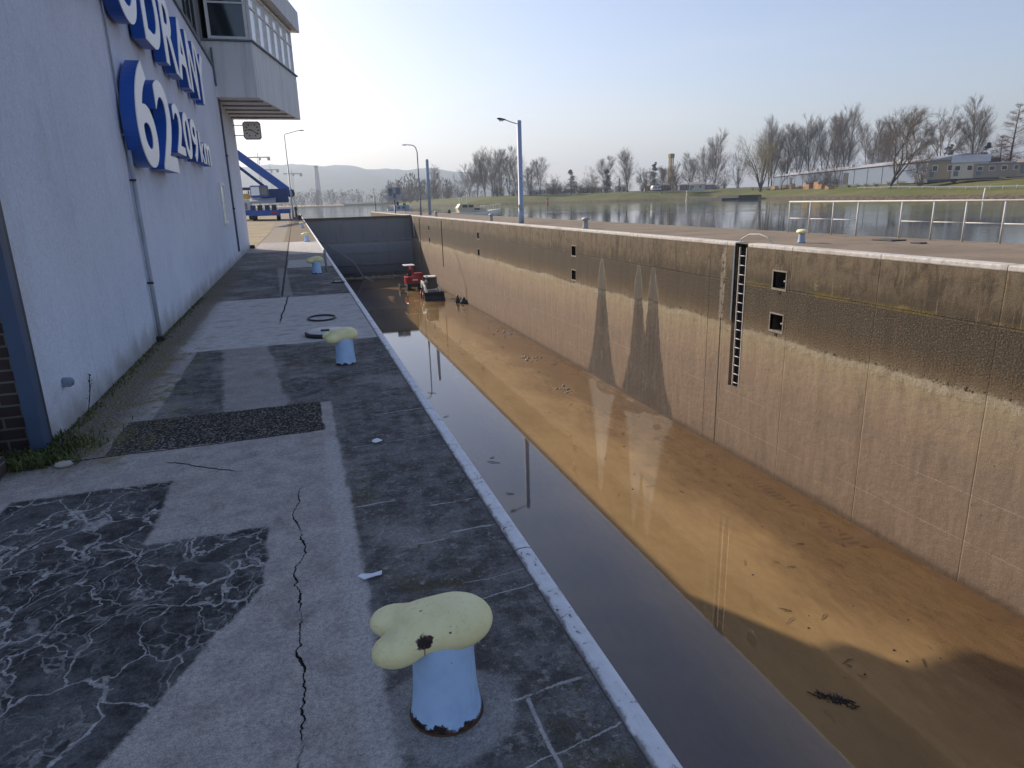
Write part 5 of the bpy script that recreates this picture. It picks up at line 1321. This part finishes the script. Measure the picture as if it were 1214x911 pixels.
# ------------------------------------------------------------------ buildings, vehicles and masts across the river
def rotbox(mb, c, u, l, w_, z0, z1, mi=0):
    """box of length l along unit u, width w_, centred on c"""
    u = Vector((u[0], u[1], 0)).normalized(); v = Vector((-u.y, u.x, 0)); c = Vector((c[0], c[1], 0))
    q = [c + u*(l/2*i) + v*(w_/2*j) for i, j in ((-1,-1),(1,-1),(1,1),(-1,1))]
    vs = [(p.x,p.y,z0) for p in q] + [(p.x,p.y,z1) for p in q]
    return mb.add(vs, [(0,3,2,1),(4,5,6,7),(0,1,5,4),(1,2,6,5),(2,3,7,6),(3,0,4,7)], mi)
def gable(mb, c, u, l, w_, z0, z1):
    u = Vector((u[0], u[1], 0)).normalized(); v = Vector((-u.y, u.x, 0)); c = Vector((c[0], c[1], 0))
    vs = []
    for i in (-1, 1):
        for j, z in ((-1,z0),(1,z0),(0,z1)):
            p = c + u*(l/2*i) + v*(w_/2*j); vs.append((p.x,p.y,z))
    return mb.add(vs, [(0,2,1),(3,4,5),(0,1,4,3),(1,2,5,4),(2,0,3,5)])
def wall_thing(name, label, cat, c, u, l, w_, z0, h, roofh, wallm, roofm, nwin=0, group=None, door=True, winm='glass_dark'):
    t = thing(name, label, cat, (c[0], c[1], z0), group)
    part('wall', rotbox(MB(), c, u, l, w_, z0-.6, z0+h), wallm, t)
    if roofh > .4: part('roof', gable(MB(), c, u, l+.6, w_+.7, z0+h+.004, z0+h+roofh), roofm, t)
    else: part('roof', rotbox(MB(), c, u, l+.5, w_+.5, z0+h+.004, z0+h+.004+roofh), roofm, t)
    U = Vector((u[0],u[1],0)).normalized(); V = Vector((-U.y,U.x,0)); side = -1 if V.dot(Vector((c[0],c[1],0))) > 0 else 1
    for k in range(nwin):
        p = Vector((c[0],c[1],0)) + U*(l*(-.5 + (k+.5+.0)/nwin)) + V*(side*(w_/2+.02))
        wv = part('window', rotbox(MB(), p, U, 1.2, .06, z0+h*.38, z0+h*.8), M['white_metal'], t)
        part('pane', rotbox(MB(), p + V*side*.032, U, 1.0, .02, z0+h*.42, z0+h*.76), M[winm], wv)
    if door:
        p = Vector((c[0],c[1],0)) + U*(l*.5-1.0 if nwin else 0) + V*(side*(w_/2+.02))
        part('door', rotbox(MB(), p, U, .95, .05, z0, z0+min(2.0,h*.85)), M['slate'], t)
    return t
K = 1.18                                          # everything here stands beyond the grass slope
def far(x, y, k=K): return (x*k, y*k)
# long warehouse
a = Vector((*behind_bank(159,206,5,56)[:2],0)); b = Vector((165.5,149.5,0)); cc = (a+b)/2; uu = (b-a)
wz = 3.7; ln_ = uu.length; u_ = uu.normalized(); v_n = Vector((-u_.y,u_.x,0)); v_n = v_n if v_n.x > 0 else -v_n
c_w = cc + v_n*9
wh = thing('warehouse', 'long pale blue warehouse with low grey roof across the river', 'warehouse', (c_w.x,c_w.y,wz))
part('wall', rotbox(MB(), c_w, u_, ln_, 18, wz-1, wz+4.6), M['shed_blue'], wh)
part('roof', gable(MB(), c_w, u_, ln_+1, 19.2, wz+4.604, wz+6.3), M['shed_roof'], wh)
for k in range(14):
    p = cc + u_*(ln_*(-.48 + k*.072)); part('pilaster', rotbox(MB(), p - v_n*.05, u_, .35, .2, wz-.8, wz+4.5), M['slate'], wh)
for k, wd_ in ((-.30,3.5),(.12,4.5)):
    part('door', rotbox(MB(), cc + u_*(ln_*k) - v_n*.06, u_, wd_, .12, wz-.5, wz+3.4), M['dark_metal'], wh)
for k in (-.2,.05,.3): part('roof_vent', rotbox(MB(), c_w - v_n*3 + u_*(ln_*k), u_, 1.2, 1.0, wz+5.5, wz+6.6), M['shed_roof'], wh)
# stacked pallets in front
nr = random.Random(15)
front = [(-.20,7,1.5),(-.12,9,1.7),(-.07,5,2.2),(.02,4,2.4),(.06,5,1.9),(.10,6,2.6),(.16,7,1.8),(.22,5,1.4)]
labs = ['leftmost long stack of timber pallets before the blue warehouse','second pallet stack from the left before the blue warehouse','third pallet stack from the left before the blue warehouse','fourth pallet stack from the left, tall and orange, by the warehouse','fifth pallet stack from the left before the blue warehouse','tallest pallet stack, sixth from the left by the warehouse','seventh pallet stack from the left, near the leaning tree','rightmost low pallet stack behind the big leaning tree']
for (t_, l_, h_), lab in zip(front, labs):
    p = cc + u_*(ln_*t_) - v_n*nr.uniform(8,11); mb = MB(); n_ = int(h_/.3)
    for k in range(n_):
        for q in range(int(l_/1.3)):
            if k == n_-1 and nr.random() < .35: continue
            rotbox(mb, p + u_*(q*1.3 - l_/2 + nr.uniform(-.04,.04)), u_, 1.2, 1.6, ground_at(p.x,p.y)+k*.3, ground_at(p.x,p.y)+k*.3+.22)
    solid('pallet_stack', mb, M['wood'], lab, 'pallet stack', (p.x,p.y,ground_at(p.x,p.y)), 'pallet stacks before the warehouse')
V2 = Vector((-.35,-.94,0))
h1 = (159,139.5); wall_thing('house', 'small tan hut with flat roof left of the white house', 'hut', h1, (-.62,.78), 6.5, 5, 3.9, 3.6, .25, M['tan_wall'], M['roof_grey'], 2)
h1 = (162,134.5); wall_thing('house', 'grey white house with blue grey gable roof right of the tan hut', 'house', h1, (-.62,.78), 7.5, 7, 3.9, 3.2, 1.8, M['pale_wall'], M['slate'], 3)
h1 = (163.5,126.5); wall_thing('house', 'long low grey house with pale flat roof right of the gabled one', 'house', h1, (-.55,.83), 12, 6, 3.9, 2.6, .3, M['roof_grey'], M['shed_roof'], 5)
h1 = (156.5,115.5); wall_thing('house', 'yellowish tan shed at the right edge below the reddish trees', 'shed', h1, (-.5,.86), 4, 4, 3.9, 2.3, .8, M['tan_wall'], M['roof_grey'], 1)
h1 = far(162,258,1.14); wall_thing('house', 'low white cabin with grey roof left of the willow', 'cabin', h1, (-.8,.6), 7, 5, 3.2, 2.5, 1.1, M['pale_wall'], M['roof_grey'], 2)
for (x, y), l_, h_, mat, lab in ((far(133,372,1.1),11,2.7,'shed_roof','long pale shed below the bushes right of the blue lamp pole'), (far(139,366,1.1),9,3.2,'slate','dark grey shed right of the long pale one on the far bank'),
                              (far(112,385,1.12),8,4.5,'pale_wall','pale gabled house half hidden in the poplar clump')):
    wall_thing('shed', lab, 'shed', (x,y), (.93,-.36), l_, 5, ground_at(x,y), h_, 1.0, M[mat], M['roof_grey'], 2, 'sheds along the far bank')
cabs = [(150,331,'tan_wall','tan hut at the foot of the evergreen left of the tall yellow mast'),(158,322,'white_metal','tall white hut in the row right of the parked van'),(166.5,306,'tan_wall','tan gabled hut beside the white caravan'),(171,303,'dark_metal','dark hut at the foot of the yellow mast'),
        (176,290,'slate','grey hut right of the yellow mast'),(178,283,'pale_wall','white gabled hut second right of the yellow mast'),(180,277,'slate','dark grey hut below the large lone poplar'),(145,336,'dark_metal','dark low hut left of the parked van'),(139,343,'tan_wall','reddish tan hut between round evergreen and parked car')]
for x, y, mat, lab in cabs:
    X_, Y_ = far(x, y, 1.13); wall_thing('hut', lab, 'hut', (X_,Y_), (.9,-.43), nr.uniform(4,7), 4, ground_at(X_,Y_), nr.uniform(2.2,3.0), nr.uniform(.3,1.3), M[mat], M['roof_grey'], 1, 'huts along the far bank')
def car(label, x, y, rz, col, van=False):
    t = thing('parked_car', label, 'van' if van else 'car', (0,0,0), 'vehicles parked across the river')
    H_ = 1.95 if van else 1.42
    b = MB(); b.prism([(-2.1,.35),(2.1,.35),(2.15,.75),(1.9,.92),(1.2,.98),(-2.05,.98),(-2.15,.7)], -.85, .85, 'y'); part('body', b, col, t, bevel=.06)
    c_ = MB(); c_.prism([(-2.0,.99),(1.25,.99),(.55,H_),(-1.8 if van else -1.3,H_)], -.74, .74, 'y'); part('cabin', c_, col, t, bevel=.05)
    for s_ in (-1,1): part('side_window', MB().box(-1.4,.4,s_*.745-.008,s_*.745+.008,1.08,H_-.12), M['glass_dark'], t)
    for x_ in (-1.3,1.3):
        for s_ in (-1,1): part('wheel', MB().lathe((x_,s_*.78,.33), [(.2,-.1),(.33,-.1),(.33,.1),(.2,.1)], 14, axis='y'), M['black_rubber'], t)
    place(t, (x, y, ground_at(x, y)), rz); return t
X_, Y_ = far(113,320.6,1.16); car('dark car parked in front of the round evergreen side of the bank', X_, Y_, .4, M['slate'])
X_, Y_ = far(145.6,312.8,1.12); car('silver van parked on the grass edge left of the huts', X_, Y_, .4, M['grey_metal'], True)
X_, Y_ = behind_bank(104,118,5,42)[:2]; car('white car parked behind the big leaning tree', X_, Y_, 2.1, M['white_metal'])
X_, Y_ = behind_bank(106,113.5,5,42)[:2]; car('silver car parked right of the white car by the leaning tree', X_, Y_, 2.1, M['grey_metal'])
X_, Y_ = far(164.7,297.4,1.11); z_ = ground_at(X_, Y_)
cv = thing('caravan', 'rounded white caravan standing among the huts by the yellow mast', 'caravan', (X_,Y_,z_))
q = MB(); q.prism([(-2.8,.6),(2.7,.6),(3.0,1.4),(2.3,2.75),(-2.3,2.85),(-2.9,1.8)], -1.1, 1.1, 'y'); q.v = [(p[0]+X_,p[1]+Y_,p[2]+z_) for p in q.v]; part('body', q, M['sign_white'], cv, bevel=.15)
for x_ in (-1.5,.4): part('window', MB().box(X_+x_,X_+x_+1.2,Y_-1.125,Y_-1.105,z_+1.5,z_+2.1), M['glass_dark'], cv)
part('wheel', MB().lathe((X_,Y_-1.0,z_+.33), [(.2,-.1),(.33,-.1),(.33,.1),(.2,.1)], 14, axis='y'), M['black_rubber'], cv)
X_, Y_ = far(172.9,298.6,1.14); z_ = ground_at(X_, Y_)
ym = thing('piling_mast', 'tall narrow yellow brown mast standing among the bare trees', 'mast', (X_,Y_,z_))
for dx, dy in ((-.8,-.8),(.8,-.8),(.8,.8),(-.8,.8)): part('leg', MB().box(X_+dx-.22,X_+dx+.22,Y_+dy-.22,Y_+dy+.22,z_,22.0), M['rust_yellow'] if 'rust_yellow' in M else M.setdefault('rust_yellow', paint('rust_yellow', (.33,.23,.07), .8, wear=.4)), ym)
for k in range(9):
    z = z_+1 + k*2.0
    part('brace', MB().bar((X_-.8,Y_-.85,z),(X_+.8,Y_-.85,z+1.8),.16,.12), M['rust_yellow'], ym)
part('head', MB().box(X_-1.3,X_+1.3,Y_-1.2,Y_+1.2,20.6,22.6), M['rust_yellow'], ym, bevel=.1)
for (x, y, z0_, z1_, mat, lab) in ((104,282,-1.1,1.1,'red_paint','rusty red river buoy floating before the far bank'),(150,246,-1.1,2.2,'cream','pale cream river marker at the water edge of the far bank')):
    by = thing('buoy', lab, 'buoy', (x,y,RZ), 'river markers')
    part('body', MB().lathe((x,y,RZ), [(.5,-.2),(.5,.15),(.4,.35),(.28,1.2),(.24,z1_+.9)], 14), M[mat], by); part('topmark', MB().lathe((x,y,z1_-.1), [(.42,0),(.42,.35),(.05,.7)], 12), M['dark_metal'] if mat != 'cream' else M[mat], by)
rp = MB(); rp.prism([(150,222),(161,216),(174,246),(170,262),(160,258)], -1.3, -.35, 'z'); rp.prism([(157,222),(164,218),(177,248),(172,258)], -.349, .5, 'z')
solid('boat_ramp', rp, M.setdefault('ramp', paint('ramp_dark', (.045,.042,.04), .9, wear=.3, scale=.5)), 'dark stepped boat ramp running into the river by the willow', 'boat ramp', (160,235,-1))
# guard rail, posts along the top of the bank
gf = thing('fence', 'low grey guard rail along the top of the right bank', 'fence', (134,112,3))
fp = [Vector((*far(x,y,1.27),0)) for x, y in ((133.5,137),(126,118),(117,95),(112,80),(108,60))]
fp = [Vector((q.x-6, q.y-2, 0)) for q in fp]
for p, q in zip(fp, fp[1:]):
    zp, zq = ground_at(p.x,p.y), ground_at(q.x,q.y)
    part('beam', MB().bar((p.x,p.y,zp+.75),(q.x,q.y,zq+.75),.08,.2), M['slate'], gf)
    for k in range(5):
        r_ = p.lerp(q, k/5); part('post', MB().tube([(r_.x,r_.y,ground_at(r_.x,r_.y)-.3),(r_.x,r_.y,ground_at(r_.x,r_.y)+.9)], .08, 6), M['grey_metal'], gf)
X_, Y_ = 118.5, 95; z_ = ground_at(X_,Y_); solid('pole', MB().tube([(X_,Y_,z_-.3),(X_+.2,Y_,z_+3.2)], .11, 8), M['white_metal'], 'white pole standing on the grass slope below the long grey house', 'pole', (X_,Y_,z_))
nr = random.Random(44)
for k in range(34):                                # pale dry shrubs on the crest of the bank
    t_ = k/33; X_ = 171 - 47*t_ + nr.uniform(-2,2); Y_ = 232 - 122*t_ + nr.uniform(-3,3); kk = 1.0
    while bank_dist(np.array([X_*kk]), np.array([Y_*kk]))[0] < 20: kk += .01
    X_, Y_ = X_*kk, Y_*kk; z_ = ground_at(X_,Y_); h_ = nr.uniform(.6,1.5); b = MB()
    for q in range(36):
        a_ = nr.uniform(0,6.28); r_ = h_*nr.uniform(.3,.9); b.tube([(X_+nr.gauss(0,.2),Y_+nr.gauss(0,.2),z_-.1),(X_+r_*math.cos(a_),Y_+r_*math.sin(a_),z_+h_*nr.uniform(.4,1))], [.05,.03], 3, cap=False)
    solid('dry_shrub', b, M['dry'] if 'dry' in M else M.setdefault('dry', paint('dry_stems', (.30,.26,.18), .95)), 'pale dry shrub on the crest of the grassy bank', 'shrub', (X_,Y_,z_), 'dry shrubs on the bank crest', fixn=False)

# ------------------------------------------------------------------ left bank beyond the building: crane truck, caravan
cr = thing('mobile_crane', 'blue mobile crane with its boom rising left behind the building', 'crane', (-3.3,88,.012))
Z0 = .012
part('chassis', MB().box(-4.75,-1.75,84.6,93.5,Z0+.62,Z0+1.15), M['crane_dark'], cr, bevel=.03)
part('bumper', MB().box(-4.85,-1.65,84.3,84.59,Z0+.55,Z0+1.15), M['crane_blue'], cr, bevel=.03)
part('tail_lamps', MB().box(-2.6,-1.85,84.27,84.298,Z0+.7,Z0+.95), M['red_paint'], cr)
ck_ = MB(); ck_.prism([(84.4,1.95),(84.4,2.2),(86.3,2.55),(93.2,2.55),(93.2,2.3)], -4.75, -1.95, 'x'); part('deck', ck_, M['grey_metal'], cr, bevel=.02)
for k, x in enumerate((-4.5,-3.75,-2.95,-2.2)): part('equipment', MB().box(x-.27,x+.27,84.55,85.4,Z0+1.16,Z0+1.75), M['dark_metal'] if k % 2 else M['crane_dark'], cr, bevel=.03)
for x in (-4.62,-1.9):
    for y in (86.4,88.2,91.2): 
        wv = part('wheel', MB().lathe((x,y,Z0+.55), [(.3,-.17),(.55,-.17),(.56,.0),(.55,.17),(.3,.17)], 18, axis='x'), M['black_rubber'], cr)
        part('rim', MB().lathe((x,y,Z0+.55), [(.29,-.18),(.1,-.12),(.1,.12),(.29,.18)], 12, axis='x'), M['crane_blue'], wv)
for x0_, x1_ in ((-6.0,-4.76),(-1.74,-.45)):
    og = part('outrigger', MB().box(x0_,x1_,85.2,85.7,Z0+.75,Z0+1.25), M['crane_blue'], cr, bevel=.02)
    xe = x0_+.12 if x0_ < -5 else x1_-.12
    part('foot', MB().lathe((xe,85.45,Z0), [(.3,0),(.3,.06),(.09,.1),(.09,.749)], 10), M['grey_metal'], og)
cabp = part('operator_cab', MB().box(-4.65,-2.7,86.0,88.0,Z0+2.6,Z0+3.95), M['crane_blue'], cr, bevel=.08)
part('cab_window', MB().box(-4.55,-3.65,85.975,85.998,Z0+2.85,Z0+3.8), M['glass_pale'], cabp); part('cab_window', MB().box(-3.55,-2.8,85.975,85.998,Z0+2.85,Z0+3.8), M['glass_dark'], cabp)
part('turntable', MB().lathe((-2.6,89,Z0+2.56), [(1.1,0),(1.1,.2)], 24), M['crane_dark'], cr)
part('superstructure', MB().box(-2.65,-.55,86.6,91,Z0+2.0,Z0+3.55), M['crane_dark'], cr, bevel=.06)
part('winch', MB().lathe((-.2,88.2,Z0+3.0), [(.45,-.5),(.45,.5)], 16, axis='y'), M['crane_dark'], cr)
part('boom', MB().bar((-.2,87.5,3.05),(-13,86.5,13.5),.85,.85), M['crane_blue'], cr, bevel=.05)
part('boom_section', MB().bar((-10,86.75,11.05),(-17,86.2,16.8),.65,.65), M['crane_blue'], cr)
part('lift_cylinder', MB().tube([(-2.9,86.9,3.7),(-6.2,86.8,6.6)], .17, 10), M['crane_dark'], cr); part('cylinder_rod', MB().tube([(-6.2,86.8,6.6),(-8.1,86.8,8.35)], .1, 10), M['grey_metal'], cr)
part('mirror', MB().box(.0,.18,86.2,86.26,Z0+2.9,Z0+3.4), M['dark_metal'], cr)
wv_ = thing('works_trailer', 'white site trailer with a dark window left of the blue crane', 'trailer', (-6.6,93,.012))
part('body', MB().box(-9.5,-5.2,92,94.3,Z0+.55,Z0+2.5), M['sign_white'], wv_, bevel=.08); part('stripe', MB().box(-9.49,-5.21,91.985,91.999,Z0+.6,Z0+1.0), M['crane_blue'], wv_)
part('window', MB().box(-6.4,-5.5,91.97,91.998,Z0+1.3,Z0+2.1), M['glass_dark'], wv_)
for x in (-8.4,-6.3): part('wheel', MB().lathe((x,92.2,Z0+.4), [(.2,-.12),(.4,-.12),(.4,.12),(.2,.12)], 14, axis='y'), M['black_rubber'], wv_)
fl = thing('forklift', 'yellow machine with dark canopy standing behind the white site trailer', 'machine', (-6.3,97,.012))
part('body', MB().box(-7.2,-5.3,96,98.5,Z0+.5,Z0+3.2), M['yellow'], fl, bevel=.2); part('canopy', MB().box(-7.4,-5.1,95.8,98.7,Z0+3.7,Z0+4.0), M['dark_metal'], fl, bevel=.05)
for x in (-7.1,-5.4): part('canopy_post', MB().box(x-.05,x+.05,95.9,96.0,Z0+3.2,Z0+3.7), M['dark_metal'], fl)
for x in (-7.0,-5.5): part('wheel', MB().lathe((x,96.3,Z0+.5), [(.3,-.2),(.5,-.2),(.5,.2),(.3,.2)], 14, axis='x'), M['black_rubber'], fl)
# gear at the kerb by the lamp
for x, y, h_, lab, mat in ((.15,86.0,1.5,'thin dark standpipe by the tall lamp post on the near quay','dark_metal'),(.5,84.6,.5,'low dark capstan at the kerb near the tall lamp post','dark_metal'),(.05,83.2,.35,'dark coil box at the foot of the tall lamp post','slate')):
    solid('quay_fitting', MB().lathe((x,y,0), [(.18,0),(.14,.1),(.11,h_*.7),(.17,h_*.85),(.1,h_)], 10, sx=1 if h_ > .6 else 1.7), M[mat], lab, 'fitting', (x,y,0))
solid('cable', MB().tube([(-.15,85.2,3.2),(.25,85.1,1.5),(.6,84.9,.1)], .03, 6), M['grey_metal'], 'slanting grey cable from the tall lamp post to the kerb', 'cable', (.2,85,0))

# far chimney and tower cranes in the haze
chm = thing('chimney', 'tall hazy factory chimney before the wooded hills', 'chimney', (44,1299,0))
part('shaft', MB().lathe((44,1299,0), [(5.6,0),(4.6,30),(3.6,66)], 20), M['roof_grey'], chm); part('rim', MB().lathe((44,1299,66), [(4.0,0),(4.2,.8),(4.0,2)], 20), M['slate'], chm)
def tower_crane(label, x, y, h_, jl, cl):
    t = thing('tower_crane', label, 'tower crane', (x,y,0), 'tower cranes in the haze')
    m_ = MB()
    for dx in (-.9,.9): 
        for dy in (-.9,.9): m_.bar((x+dx,y+dy,0),(x+dx,y+dy,h_),.35,.35)
    for k in range(int(h_/2.4)):
        s_ = -1 if k % 2 else 1; m_.bar((x-.9*s_,y-.9,k*2.4),(x+.9*s_,y-.9,k*2.4+2.4),.22,.22)
    part('mast', m_, M['yellow'], t)
    part('jib', MB().bar((x-jl,y,h_+.6),(x+cl,y,h_+.6),1.0,1.2), M['yellow'], t); part('counterweight', MB().box(x+cl-3,x+cl,y-1,y+1,h_-2.6,h_+.0), M['roof_grey'], t)
    part('cab', MB().box(x+.95,x+2.6,y-1,y+1,h_-2.4,h_-.1), M['roof_grey'], t); part('apex', MB().bar((x,y,h_+1.2),(x,y,h_+5),.6,.6), M['yellow'], t)
tower_crane('nearest tower crane, tallest of three beyond the blue boom', -31, 799, 51, 18, 12)
tower_crane('middle tower crane, between the tallest one and the lamp post', -23, 900, 43, 16, 10)
tower_crane('rightmost tower crane, right behind the tall lamp post on the near quay', 1.6, 900, 38, 10, 12)
